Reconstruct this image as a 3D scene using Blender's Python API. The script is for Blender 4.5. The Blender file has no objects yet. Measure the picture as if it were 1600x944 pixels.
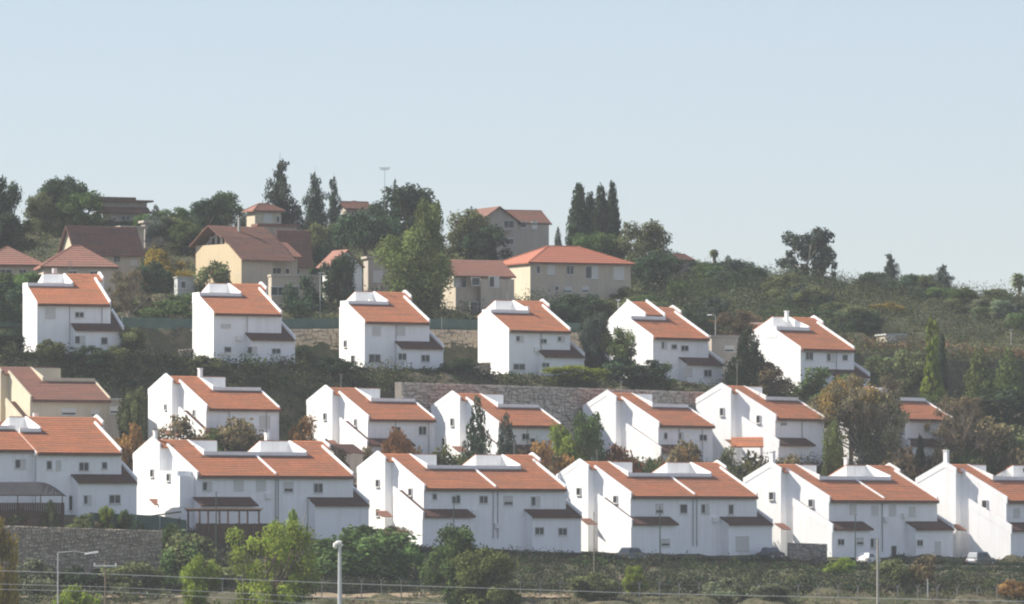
import bpy, math, random
import numpy as np
from mathutils import Vector, Matrix

R = math.radians
rng = np.random.default_rng(7)
random.seed(7)
SC = bpy.context.scene
COL = SC.collection

# ------------------------------------------------------------------ camera, light, exposure
F = 10165.0            # focal length in pixels of the 1600 px wide photograph
ZC = 1.7
PITCH = math.atan((820 - 472) / F)
cam_data = bpy.data.cameras.new('camera')
cam_data.sensor_width = 36.0
cam_data.lens = 36.0 * F / 1600.0
cam_data.clip_start = 1.0
cam_data.clip_end = 20000.0
cam = bpy.data.objects.new('camera', cam_data)
cam.location = (0, 0, ZC)
cam.rotation_euler = (math.pi / 2 + PITCH, 0, 0)
COL.objects.link(cam)
SC.camera = cam

SUN_EL = R(43)
SUN_AZ = math.atan2(-0.985, 0.17)     # measured from +Y towards +X
world = bpy.data.worlds.new('World')
SC.world = world
world.use_nodes = True
nt = world.node_tree
bg = nt.nodes['Background']
sky = nt.nodes.new('ShaderNodeTexSky')
sky.sky_type = 'NISHITA'
sky.sun_disc = False
sky.sun_elevation = SUN_EL
sky.sun_rotation = SUN_AZ
sky.altitude = 100
sky.air_density = 1.0
sky.dust_density = 0.4
sky.ozone_density = 4.0
pale = nt.nodes.new('ShaderNodeMix'); pale.data_type = 'RGBA'; pale.inputs[0].default_value = 0.45
pale.clamp_result = False; pale.inputs[7].default_value = (4.75, 4.8, 5.55, 1)      # a thin veil over the whole dome
nt.links.new(sky.outputs[0], pale.inputs[6])
nt.links.new(pale.outputs[2], bg.inputs[0])
bg.inputs[1].default_value = 0.079
sl = bpy.data.lights.new('sun', 'SUN')
sl.energy = 5.0
sl.angle = R(0.5)
sl.color = (1.0, 0.92, 0.80)
sun = bpy.data.objects.new('sun', sl)
sd = Vector((math.sin(SUN_AZ) * math.cos(SUN_EL), math.cos(SUN_AZ) * math.cos(SUN_EL), math.sin(SUN_EL)))
sun.rotation_euler = sd.to_track_quat('Z', 'Y').to_euler()
sun.location = (-300, 900, 300)
COL.objects.link(sun)
SC.view_settings.view_transform = 'Standard'
SC.view_settings.look = 'None'
SC.view_settings.exposure = 0.85
SC.view_settings.gamma = 1.0
SC.cycles.pixel_filter_type = 'BLACKMAN_HARRIS'
SC.cycles.filter_width = 2.1
SC.cycles.volume_bounces = 1
SC.cycles.max_bounces = 6
SC.cycles.transparent_max_bounces = 6
HAZE = 0.00008

# ------------------------------------------------------------------ geometry of the place
def zat(py, Y):
    return ZC + math.tan(PITCH + math.atan((472 - py) / F)) * Y
def xat(px, Y):
    return (px - 800.0) * Y / F
def P(px, py, Y):
    return Vector((xat(px, Y), Y, zat(py, Y)))

COLS = np.array([-200, 50, 330, 600, 850, 1060, 1270, 1500, 1800], float)
def zcol(pys, Y):
    return np.array([zat(p, Y) for p in pys])
Z1 = zcol([788, 797, 833, 850, 862, 866, 871, 873, 876], 774)
Z2 = zcol([700, 706, 719, 734, 743, 744, 737, 735, 736], 810)
Z3 = zcol([548, 553, 568, 580, 592, 603, 622, 640, 650], 846)
KEYS = [(-2000, [-14] * 9), (600, [-13] * 9), (700, [-11.5] * 9), (738, [-7.9] * 9), (746, [-6.95] * 9), (752, [-6.3] * 9), (758, [-5.95] * 9),
        (766, Z1 - 1.0), (771, Z1), (799, Z1), (803.5, Z2), (826, Z2),
        (830, Z2 + np.array([5, 5, 5, 4, 3.5, 3.5, 4, 4, 4])),
        (833, Z3 - np.array([5, 5, 4, 3, 1.5, 1.5, 3, 3, 3])), (840, Z3), (866, Z3 + 0.4),
        (867.5, Z3 + 0.6),
        (870, zcol([508, 512, 515, 513, 514, 535, 548, 562, 575], 870)),
        (900, zcol([462, 462, 474, 478, 476, 500, 508, 532, 545], 900)),
        (930, zcol([418, 416, 436, 446, 446, 470, 482, 502, 512], 930)),
        (965, zcol([378, 374, 385, 402, 412, 448, 460, 474, 482], 965)),
        (1000, zcol([362, 358, 365, 382, 402, 440, 453, 467, 475], 1000)),
        (1060, zcol([362, 358, 365, 382, 402, 440, 453, 467, 475], 1000) - 4),
        (1400, [0] * 9), (9000, [-10] * 9)]
KY = np.array([k[0] for k in KEYS], float)
KZ = np.array([np.array(k[1], float) for k in KEYS])
# the street and its terraces swing away from the viewer towards the right: extra distance per bearing
OB = [-400, 57, 307, 662, 985, 1295, 1572, 2100]
OD = [0, 0, 14, 35, 58, 83, 105, 145]
def YW(px, Y):
    return Y + float(np.interp(px, OB, OD)) * min(1.0, max(0.0, (Y - 757.0) / 9.0))
def gz_arr(x, Y):
    x = np.asarray(x, float); Yt = np.asarray(Y, float)
    px = 800 + x * F / np.maximum(Yt, 740)
    off = np.interp(px, OB, OD)
    Y = np.where(Yt <= 757, Yt, np.where(Yt >= 766 + off, Yt - off, 757 + (Yt - 757) * 9 / (9 + off)))
    return ZC + (gz_base(px, Y) - ZC) * np.where(Yt > 757, Yt / np.maximum(Y, 1), 1.0)
def gz_base(px, Y):
    ci = np.clip(np.searchsorted(COLS, px) - 1, 0, len(COLS) - 2)
    ct = np.clip((px - COLS[ci]) / (COLS[ci + 1] - COLS[ci]), 0, 1)
    yi = np.clip(np.searchsorted(KY, Y) - 1, 0, len(KY) - 2)
    yt = np.clip((Y - KY[yi]) / (KY[yi + 1] - KY[yi]), 0, 1)
    a = KZ[yi, ci] * (1 - ct) + KZ[yi, ci + 1] * ct
    b = KZ[yi + 1, ci] * (1 - ct) + KZ[yi + 1, ci + 1] * ct
    return a * (1 - yt) + b * yt
def gz(x, Y):
    return float(gz_arr([x], [Y])[0])

# ------------------------------------------------------------------ materials
def mat(name, color, rough=0.9, noise=None, bump=None, spec=0.2, metallic=0.0):
    """noise = (scale, second colour, low, high); bump = (scale, strength, distance)"""
    m = bpy.data.materials.new(name); m.use_nodes = True
    t = m.node_tree; b = t.nodes['Principled BSDF']
    b.inputs['Base Color'].default_value = (*color, 1)
    b.inputs['Roughness'].default_value = rough
    b.inputs['Specular IOR Level'].default_value = spec
    b.inputs['Metallic'].default_value = metallic
    tc = t.nodes.new('ShaderNodeTexCoord')
    if noise:
        n = t.nodes.new('ShaderNodeTexNoise'); n.inputs['Scale'].default_value = noise[0]
        n.inputs['Detail'].default_value = 5; n.inputs['Roughness'].default_value = 0.65
        r = t.nodes.new('ShaderNodeValToRGB')
        r.color_ramp.elements[0].position = noise[2]; r.color_ramp.elements[1].position = noise[3]
        r.color_ramp.elements[0].color = (*color, 1); r.color_ramp.elements[1].color = (*noise[1], 1)
        t.links.new(tc.outputs['Object'], n.inputs['Vector'])
        t.links.new(n.outputs[0], r.inputs[0]); t.links.new(r.outputs[0], b.inputs['Base Color'])
    if bump:
        n2 = t.nodes.new('ShaderNodeTexNoise'); n2.inputs['Scale'].default_value = bump[0]; n2.inputs['Detail'].default_value = 4
        bp = t.nodes.new('ShaderNodeBump'); bp.inputs['Strength'].default_value = bump[1]; bp.inputs['Distance'].default_value = bump[2]
        t.links.new(tc.outputs['Object'], n2.inputs['Vector'])
        t.links.new(n2.outputs[0], bp.inputs['Height']); t.links.new(bp.outputs[0], b.inputs['Normal'])
    return m

def stucco(name, color, dirt):
    """painted render: faint vertical rain streaks and patchy staining"""
    m = mat(name, color, 0.92, None, (9, 0.25, 0.03), 0.1)
    t = m.node_tree; b = t.nodes['Principled BSDF']
    tc = t.nodes.new('ShaderNodeTexCoord')
    mp = t.nodes.new('ShaderNodeMapping'); mp.inputs['Scale'].default_value = (1.3, 1.3, 0.12)
    n1 = t.nodes.new('ShaderNodeTexNoise'); n1.inputs['Scale'].default_value = 1.6; n1.inputs['Detail'].default_value = 6
    n2 = t.nodes.new('ShaderNodeTexNoise'); n2.inputs['Scale'].default_value = 0.35; n2.inputs['Detail'].default_value = 5
    oi = t.nodes.new('ShaderNodeObjectInfo')
    va = t.nodes.new('ShaderNodeVectorMath'); va.operation = 'ADD'
    t.links.new(tc.outputs['Object'], va.inputs[0])
    sc_ = t.nodes.new('ShaderNodeVectorMath'); sc_.operation = 'SCALE'; sc_.inputs['Scale'].default_value = 0.3
    t.links.new(oi.outputs['Location'], sc_.inputs[0]); t.links.new(sc_.outputs[0], va.inputs[1])
    t.links.new(va.outputs[0], mp.inputs[0]); t.links.new(mp.outputs[0], n1.inputs['Vector']); t.links.new(va.outputs[0], n2.inputs['Vector'])
    ad = t.nodes.new('ShaderNodeMath'); ad.operation = 'MULTIPLY_ADD'; ad.inputs[1].default_value = 0.6
    t.links.new(n1.outputs[0], ad.inputs[0])
    ml = t.nodes.new('ShaderNodeMath'); ml.operation = 'MULTIPLY'; ml.inputs[1].default_value = 0.4
    t.links.new(n2.outputs[0], ml.inputs[0]); t.links.new(ml.outputs[0], ad.inputs[2])
    r = t.nodes.new('ShaderNodeValToRGB')
    r.color_ramp.elements[0].position = 0.46; r.color_ramp.elements[1].position = 0.72
    r.color_ramp.elements[0].color = (*color, 1); r.color_ramp.elements[1].color = (*dirt, 1)
    t.links.new(ad.outputs[0], r.inputs[0]); t.links.new(r.outputs[0], b.inputs['Base Color'])
    return m

def tile(name, color, col2, col3):
    """clay tiles: every tile its own shade, moss and soot in patches, rolls as bump"""
    m = mat(name, color, 0.85, None, None, 0.2)
    t = m.node_tree; b = t.nodes['Principled BSDF']
    tc = t.nodes.new('ShaderNodeTexCoord')
    mp = t.nodes.new('ShaderNodeMapping'); mp.inputs['Scale'].default_value = (1 / 0.28, 1 / 0.36, 0.0)
    fl = t.nodes.new('ShaderNodeVectorMath'); fl.operation = 'FLOOR'
    wn = t.nodes.new('ShaderNodeTexWhiteNoise'); wn.noise_dimensions = '3D'
    t.links.new(tc.outputs['Object'], mp.inputs[0]); t.links.new(mp.outputs[0], fl.inputs[0]); t.links.new(fl.outputs[0], wn.inputs['Vector'])
    mpn = t.nodes.new('ShaderNodeMapping'); mpn.inputs['Scale'].default_value = (0.16, 1.6, 0.5)
    nz = t.nodes.new('ShaderNodeTexNoise'); nz.inputs['Scale'].default_value = 1.3; nz.inputs['Detail'].default_value = 6; nz.inputs['Roughness'].default_value = 0.7
    t.links.new(tc.outputs['Object'], mpn.inputs[0])
    oi = t.nodes.new('ShaderNodeObjectInfo')
    va = t.nodes.new('ShaderNodeVectorMath'); va.operation = 'ADD'
    t.links.new(mpn.outputs[0], va.inputs[0]); t.links.new(oi.outputs['Location'], va.inputs[1]); t.links.new(va.outputs[0], nz.inputs['Vector'])
    m1 = t.nodes.new('ShaderNodeMix'); m1.data_type = 'RGBA'
    m1.inputs[6].default_value = (*color, 1); m1.inputs[7].default_value = (*col2, 1)
    t.links.new(wn.outputs[0], m1.inputs[0])
    rr = t.nodes.new('ShaderNodeValToRGB'); rr.color_ramp.elements[0].position = 0.40; rr.color_ramp.elements[1].position = 0.68
    rr.color_ramp.elements[0].color = (0, 0, 0, 1); rr.color_ramp.elements[1].color = (1, 1, 1, 1)
    t.links.new(nz.outputs[0], rr.inputs[0])
    m2 = t.nodes.new('ShaderNodeMix'); m2.data_type = 'RGBA'; m2.inputs[7].default_value = (*col3, 1)
    t.links.new(rr.outputs[0], m2.inputs[0]); t.links.new(m1.outputs[2], m2.inputs[6]); t.links.new(m2.outputs[2], b.inputs['Base Color'])
    w = t.nodes.new('ShaderNodeTexWave'); w.wave_type = 'BANDS'; w.bands_direction = 'X'; w.inputs['Scale'].default_value = 1 / 0.28 / 2 / math.pi * 2 * 3.14159 / 2
    bp = t.nodes.new('ShaderNodeBump'); bp.inputs['Strength'].default_value = 0.5; bp.inputs['Distance'].default_value = 0.04
    t.links.new(tc.outputs['Object'], w.inputs['Vector']); t.links.new(w.outputs[0], bp.inputs['Height']); t.links.new(bp.outputs[0], b.inputs['Normal'])
    return m

def leafmat(name, color, trans=0.25):
    m = bpy.data.materials.new(name); m.use_nodes = True
    t = m.node_tree
    for n in list(t.nodes):
        if n.type != 'OUTPUT_MATERIAL': t.nodes.remove(n)
    out = [n for n in t.nodes if n.type == 'OUTPUT_MATERIAL'][0]
    at = t.nodes.new('ShaderNodeAttribute'); at.attribute_name = 'tint'
    mx = t.nodes.new('ShaderNodeMix'); mx.data_type = 'RGBA'; mx.blend_type = 'MULTIPLY'; mx.inputs[0].default_value = 1
    mx.inputs[7].default_value = (*color, 1)
    t.links.new(at.outputs['Color'], mx.inputs[6])
    oi = t.nodes.new('ShaderNodeObjectInfo')
    hs = t.nodes.new('ShaderNodeHueSaturation')
    mr = t.nodes.new('ShaderNodeMapRange'); mr.inputs[3].default_value = 0.485; mr.inputs[4].default_value = 0.515
    mv = t.nodes.new('ShaderNodeMapRange'); mv.inputs[3].default_value = 0.8; mv.inputs[4].default_value = 1.2
    t.links.new(oi.outputs['Random'], mr.inputs[0]); t.links.new(oi.outputs['Random'], mv.inputs[0])
    t.links.new(mr.outputs[0], hs.inputs['Hue']); t.links.new(mv.outputs[0], hs.inputs['Value']); t.links.new(mx.outputs[2], hs.inputs['Color'])
    d = t.nodes.new('ShaderNodeBsdfDiffuse'); tr = t.nodes.new('ShaderNodeBsdfTranslucent')
    ms = t.nodes.new('ShaderNodeMixShader'); ms.inputs[0].default_value = trans
    t.links.new(hs.outputs[0], d.inputs[0]); t.links.new(hs.outputs[0], tr.inputs[0])
    t.links.new(d.outputs[0], ms.inputs[1]); t.links.new(tr.outputs[0], ms.inputs[2]); t.links.new(ms.outputs[0], out.inputs[0])
    return m

M = {}
M['white'] = stucco('white_render', (0.85, 0.86, 0.87), (0.76, 0.755, 0.74))
M['cream'] = stucco('cream_render', (0.58, 0.52, 0.40), (0.48, 0.43, 0.34))
M['mustard'] = stucco('mustard_render', (0.55, 0.46, 0.31), (0.47, 0.40, 0.28))
M['beige'] = stucco('beige_render', (0.50, 0.44, 0.35), (0.38, 0.34, 0.30))
M['greyrender'] = stucco('grey_render', (0.42, 0.375, 0.32), (0.32, 0.29, 0.255))
M['cope'] = stucco('coping', (0.80, 0.76, 0.68), (0.62, 0.58, 0.50))
M['tile'] = tile('terracotta_tiles', (0.53, 0.200, 0.100), (0.42, 0.155, 0.080), (0.29, 0.150, 0.095))
M['tile2'] = tile('pale_terracotta_tiles', (0.31, 0.145, 0.11), (0.25, 0.12, 0.09), (0.20, 0.125, 0.10))
M['tilered'] = tile('red_tiles', (0.38, 0.135, 0.085), (0.33, 0.115, 0.072), (0.28, 0.13, 0.09))
M['tilebrown'] = tile('brown_tiles', (0.17, 0.10, 0.08), (0.12, 0.075, 0.065), (0.22, 0.10, 0.07))
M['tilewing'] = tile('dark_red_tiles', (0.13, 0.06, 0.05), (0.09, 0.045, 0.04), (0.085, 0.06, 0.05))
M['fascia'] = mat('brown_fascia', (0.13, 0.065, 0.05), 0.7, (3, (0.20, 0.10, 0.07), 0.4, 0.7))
M['deck'] = mat('terrace_floor', (0.5, 0.48, 0.44), 0.9, (2, (0.38, 0.36, 0.33), 0.4, 0.7))
M['frame'] = mat('window_frame_paint', (0.62, 0.62, 0.60), 0.5, (4, (0.5, 0.5, 0.48), 0.4, 0.8))
M['shutter'] = mat('roller_shutter', (0.60, 0.60, 0.57), 0.6, (5, (0.5, 0.5, 0.47), 0.4, 0.8))
M['glass'] = mat('window_glass', (0.03, 0.035, 0.045), 0.15, (2, (0.07, 0.07, 0.08), 0.4, 0.8), None, 0.35)
M['ac'] = mat('white_enamel', (0.78, 0.78, 0.76), 0.4, (3, (0.68, 0.68, 0.65), 0.4, 0.8))
M['pipe'] = mat('drainpipe_metal', (0.28, 0.28, 0.27), 0.5, (3, (0.4, 0.4, 0.38), 0.4, 0.8))
M['greenmetal'] = mat('dark_green_metal', (0.04, 0.07, 0.055), 0.5, (3, (0.08, 0.10, 0.08), 0.4, 0.8))
M['galv'] = mat('galvanised_steel', (0.55, 0.56, 0.57), 0.45, (3, (0.42, 0.43, 0.44), 0.4, 0.8), None, 0.4, 0.3)
M['concrete'] = mat('concrete', (0.36, 0.34, 0.31), 0.9, (1.5, (0.27, 0.25, 0.23), 0.4, 0.7), (6, 0.3, 0.05))
M['wood'] = mat('brown_wood', (0.07, 0.04, 0.032), 0.8, (5, (0.11, 0.065, 0.045), 0.4, 0.7))
M['oldwood'] = mat('pole_wood', (0.16, 0.12, 0.09), 0.9, (5, (0.25, 0.20, 0.15), 0.4, 0.7))
M['stone'] = mat('grey_fieldstone', (0.50, 0.43, 0.345), 0.95, (1.3, (0.27, 0.225, 0.18), 0.40, 0.62), (3, 0.5, 0.08))
M['mortar'] = mat('wall_mortar', (0.22, 0.20, 0.18), 0.95, (2, (0.15, 0.14, 0.13), 0.4, 0.7))
M['stone2'] = mat('retaining_wall_stone', (0.48, 0.44, 0.385), 0.95, (1.1, (0.31, 0.285, 0.26), 0.40, 0.65), (3, 0.5, 0.08))
M['tanstone'] = mat('tan_stone', (0.50, 0.41, 0.30), 0.95, (0.6, (0.38, 0.31, 0.23), 0.35, 0.7), (3, 0.5, 0.08))
M['bark'] = mat('bark', (0.12, 0.09, 0.065), 0.95, (4, (0.20, 0.16, 0.12), 0.4, 0.7))
M['palebark'] = mat('pale_bark', (0.33, 0.29, 0.24), 0.95, (4, (0.22, 0.18, 0.15), 0.4, 0.7))
M['asphalt'] = mat('asphalt', (0.06, 0.06, 0.062), 0.95, (1, (0.09, 0.09, 0.09), 0.4, 0.7))
M['canvas'] = mat('dark_canvas', (0.02, 0.021, 0.028), 0.8, (0.8, (0.035, 0.035, 0.042), 0.4, 0.7))
M['shed'] = mat('pale_shed_panels', (0.45, 0.47, 0.46), 0.7, (1.5, (0.36, 0.37, 0.36), 0.4, 0.7))
M['netting'] = mat('green_shade_net', (0.05, 0.10, 0.085), 0.8, (0.7, (0.09, 0.13, 0.10), 0.4, 0.7))
M['carwhite'] = mat('white_car_paint', (0.82, 0.82, 0.80), 0.25, (1, (0.62, 0.62, 0.60), 0.4, 0.8), None, 0.5)
M['carsilver'] = mat('silver_car_paint', (0.20, 0.22, 0.25), 0.35, (1, (0.16, 0.18, 0.21), 0.4, 0.8), None, 0.4, 0.2)
M['carblue'] = mat('dark_blue_car_paint', (0.05, 0.07, 0.11), 0.25, (1, (0.08, 0.10, 0.14), 0.4, 0.8), None, 0.5)
M['rubber'] = mat('tyre_rubber', (0.03, 0.03, 0.03), 0.9, (4, (0.05, 0.05, 0.05), 0.4, 0.8))

def ground_mat():
    m = mat('hillside_soil', (0.11, 0.095, 0.065), 0.97, None, (0.8, 0.5, 0.3), 0.1)
    t = m.node_tree; b = t.nodes['Principled BSDF']
    tc = t.nodes.new('ShaderNodeTexCoord')
    prev = None
    for sc_, c1, lo, hi in ((0.05, (0.055, 0.065, 0.03), 0.40, 0.62), (0.35, (0.17, 0.135, 0.09), 0.50, 0.78), (1.8, (0.04, 0.045, 0.025), 0.45, 0.7)):
        n = t.nodes.new('ShaderNodeTexNoise'); n.inputs['Scale'].default_value = sc_; n.inputs['Detail'].default_value = 7
        r = t.nodes.new('ShaderNodeValToRGB'); r.color_ramp.elements[0].position = lo; r.color_ramp.elements[1].position = hi
        mx = t.nodes.new('ShaderNodeMix'); mx.data_type = 'RGBA'
        t.links.new(tc.outputs['Object'], n.inputs['Vector']); t.links.new(n.outputs[0], r.inputs[0]); t.links.new(r.outputs[0], mx.inputs[0])
        if prev is None: mx.inputs[6].default_value = (0.085, 0.078, 0.052, 1)
        else: t.links.new(prev, mx.inputs[6])
        mx.inputs[7].default_value = (*c1, 1); prev = mx.outputs[2]
    t.links.new(prev, b.inputs['Base Color'])
    return m
M['ground'] = ground_mat()

# ------------------------------------------------------------------ object helpers
def link(o, parent=None):
    COL.objects.link(o)
    if parent is not None: o.parent = parent
    return o
def tag(o, label=None, cat=None, group=None, kind=None):
    if label: o['label'] = label
    if cat: o['category'] = cat
    if group: o['group'] = group
    if kind: o['kind'] = kind
    return o
def empty(name, loc, rz=0.0, scale=1.0):
    o = bpy.data.objects.new(name, None); o.empty_display_size = 0.5
    o.location = loc; o.rotation_euler = (0, 0, rz); o.scale = (scale,) * 3
    COL.objects.link(o); return o

class MB:
    """collects closed pieces and links them as one mesh object"""
    def __init__(s): s.v = []; s.f = []
    def piece(s, verts, faces):
        vol = 0.0
        for fc in faces:
            a = Vector(verts[fc[0]])
            for i in range(1, len(fc) - 1):
                vol += a.dot(Vector(verts[fc[i]]).cross(Vector(verts[fc[i + 1]])))
        n = len(s.v); s.v += [tuple(p) for p in verts]
        for fc in faces:
            fc = [n + i for i in fc]
            s.f.append(fc if vol >= 0 else fc[::-1])
    def prism(s, prof, u0, u1):
        """polygon in (y, z) swept along x"""
        n = len(prof)
        vs = [(u0, y, z) for y, z in prof] + [(u1, y, z) for y, z in prof]
        fs = [list(range(n)), list(range(2 * n - 1, n - 1, -1))] + [[i, i + n, (i + 1) % n + n, (i + 1) % n][::-1] for i in range(n)]
        s.piece(vs, fs_fix(fs)); return s
    def prism_y(s, prof, v0, v1):
        """polygon in (x, z) swept along y"""
        n = len(prof)
        vs = [(x, v0, z) for x, z in prof] + [(x, v1, z) for x, z in prof]
        fs = [list(range(n)), list(range(2 * n - 1, n - 1, -1))] + [[i, i + n, (i + 1) % n + n, (i + 1) % n][::-1] for i in range(n)]
        s.piece(vs, fs_fix(fs)); return s
    def box(s, x0, x1, y0, y1, z0, z1):
        return s.prism([(y0, z0), (y1, z0), (y1, z1), (y0, z1)], x0, x1)
    def hexa(s, b, t):
        """b and t: four points each, same winding"""
        vs = list(b) + list(t)
        s.piece(vs, [[3, 2, 1, 0], [4, 5, 6, 7]] + [[i, (i + 1) % 4, (i + 1) % 4 + 4, i + 4] for i in range(4)]); return s
    def tube(s, pts, rad, n=6):
        pts = [Vector(p) for p in pts]
        if not hasattr(rad, '__len__'): rad = [rad] * len(pts)
        vs = []; fs = []
        for i, p in enumerate(pts):
            d = (pts[min(i + 1, len(pts) - 1)] - pts[max(i - 1, 0)]).normalized()
            a = d.orthogonal().normalized() if abs(d.z) < 0.999 else Vector((1, 0, 0))
            b = d.cross(a)
            for k in range(n):
                an = 2 * math.pi * k / n
                vs.append(p + (a * math.cos(an) + b * math.sin(an)) * rad[i])
        for i in range(len(pts) - 1):
            for k in range(n):
                fs.append([i * n + k, i * n + (k + 1) % n, (i + 1) * n + (k + 1) % n, (i + 1) * n + k])
        fs.append(list(range(n))[::-1]); fs.append([(len(pts) - 1) * n + k for k in range(n)])
        s.piece(vs, fs); return s
    def mesh(s, name, m):
        me = bpy.data.meshes.new(name); me.from_pydata(s.v, [], s.f); me.materials.append(m); me.update(); return me
    def build(s, name, m, parent=None):
        return link(bpy.data.objects.new(name, s.mesh(name, m)), parent)
def fs_fix(fs):
    # caps given in opposite winding; sides reversed so that the whole shell is consistent
    return [fs[0], fs[1]] + fs[2:]

# ------------------------------------------------------------------ ground
def build_ground():
    xs = np.concatenate([[-1400, -800, -400, -250, -160, -120], np.arange(-100, 100.1, 0.9), [120, 160, 250, 400, 800, 1400]])
    ys = np.concatenate([[-250, 0, 200, 400, 600, 650, 690], np.arange(700, 1130, 1.0), [1140, 1200, 1300, 1400, 1650]])
    X, Y = np.meshgrid(xs, ys)
    Z = gz_arr(X.ravel(), Y.ravel())
    fine = (np.abs(X.ravel()) < 110) & (Y.ravel() > 695) & (Y.ravel() < 1130)
    g = rng.normal(size=Z.shape)
    G = g.reshape(X.shape)
    for _ in range(2):
        G = (G + np.roll(G, 1, 0) + np.roll(G, -1, 0) + np.roll(G, 1, 1) + np.roll(G, -1, 1)) / 3.2
    amp = np.where((Y.ravel() > 868) | (Y.ravel() < 765), 0.35, 0.10)
    Z = Z + np.where(fine, G.ravel() * amp, 0)
    vs = np.stack([X.ravel(), Y.ravel(), Z], 1)
    ny, nx = X.shape
    i = np.arange(ny - 1)[:, None] * nx + np.arange(nx - 1)[None, :]
    q = np.stack([i, i + 1, i + nx + 1, i + nx], -1).reshape(-1, 4)
    me = fast_mesh('hillside_ground', vs, q, M['ground'])
    me.polygons.foreach_set('use_smooth', np.ones(len(me.polygons), bool))
    o = link(bpy.data.objects.new('hillside_ground', me)); tag(o, kind='structure')
def fast_mesh(name, vs, q, m, tint=None):
    me = bpy.data.meshes.new(name)
    nq, k = q.shape
    me.vertices.add(len(vs)); me.vertices.foreach_set('co', np.ascontiguousarray(vs, np.float32).ravel())
    me.loops.add(nq * k); me.loops.foreach_set('vertex_index', np.ascontiguousarray(q, np.int32).ravel())
    me.polygons.add(nq); me.polygons.foreach_set('loop_start', np.arange(0, nq * k, k, dtype=np.int32))
    me.polygons.foreach_set('loop_total', np.full(nq, k, np.int32))
    me.materials.append(m); me.update(calc_edges=True)
    if tint is not None:
        a = me.attributes.new('tint', 'FLOAT_COLOR', 'FACE')
        c = np.ones((nq, 4), np.float32); c[:, :3] = tint
        a.data.foreach_set('color', c.ravel())
    return me
build_ground()
M['bounce_grass'] = mat('bounce_field_grass', (0.15, 0.155, 0.10), 0.97, (0.05, (0.11, 0.12, 0.07), 0.4, 0.65))
_f = MB().box(-1380, 1380, -240, 700, -15.5, -10.9).build('bounce_field', M['bounce_grass']); tag(_f, kind='structure')  # unseen ground sheet, added to set the bounce light on shaded walls

# ------------------------------------------------------------------ windows
WCACHE = {}
def window_meshes(style, w, h):
    key = (style, round(w, 1), round(h, 1))
    if key in WCACHE: return WCACHE[key]
    w, h = key[1], key[2]; b = MB(); p = MB(); s_ = MB(); t = 0.07
    b.box(-w / 2 - t, w / 2 + t, -0.07, 0.0, -h / 2 - t, -h / 2); b.box(-w / 2 - t, w / 2 + t, -0.07, 0.0, h / 2, h / 2 + t * 1.8)
    b.box(-w / 2 - t, -w / 2, -0.07, 0.0, -h / 2, h / 2); b.box(w / 2, w / 2 + t, -0.07, 0.0, -h / 2, h / 2)
    if style in ('pair', 'half') and w > 0.8: b.box(-0.035, 0.035, -0.055, 0.0, -h / 2, h / 2)
    b.box(-w / 2 - t - 0.05, w / 2 + t + 0.05, -0.14, 0.0, -h / 2 - t - 0.06, -h / 2 - t)      # sill
    p.box(-w / 2, w / 2, -0.028, 0.0, -h / 2, h / 2)
    sh = None
    if style == 'shut': s_.box(-w / 2, w / 2, -0.045, -0.0285, -h / 2, h / 2); sh = s_
    elif style == 'half': s_.box(0.035, w / 2, -0.045, -0.0285, -h / 2, h / 2); sh = s_
    elif style == 'low': s_.box(-w / 2, w / 2, -0.045, -0.0285, -h / 2 + h * 0.35, h / 2); sh = s_
    if sh is not None and style != 'half':
        pass
    r = (b.mesh('window', M['frame']), p.mesh('pane', M['glass']), sh.mesh('shutter', M['shutter']) if sh else None)
    WCACHE[key] = r
    return r
def add_window(root, x, y, z, rz, w, h, style='pair'):
    fm, pm, sm = window_meshes(style, w, h)
    o = link(bpy.data.objects.new('window', fm), root); o.location = (x, y, z); o.rotation_euler = (0, 0, rz)
    link(bpy.data.objects.new('pane', pm), o)
    if sm: link(bpy.data.objects.new('shutter', sm), o)
    return o

def roof_courses(mb, u0, u1, v0, z0, v1, z1, th=0.16, course=0.45):
    """tile courses from the eave (v0,z0) up to (v1,z1): each a slab whose lower edge stands proud of the one below"""
    L = math.hypot(v1 - v0, z1 - z0); n = max(1, round(L / course))
    dv, dz = (v1 - v0) / n, (z1 - z0) / n
    nx, nz = -(z1 - z0) / L, (v1 - v0) / L          # normal
    if nz < 0: nx, nz = -nx, -nz
    for i in range(n):
        a = (v0 + dv * i, z0 + dz * i); b = (v0 + dv * (i + 1), z0 + dz * (i + 1))
        mb.prism([a, b, (b[0] + nx * (th - 0.05), b[1] + nz * (th - 0.05)), (a[0] + nx * th, a[1] + nz * th)], u0, u1)

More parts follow.
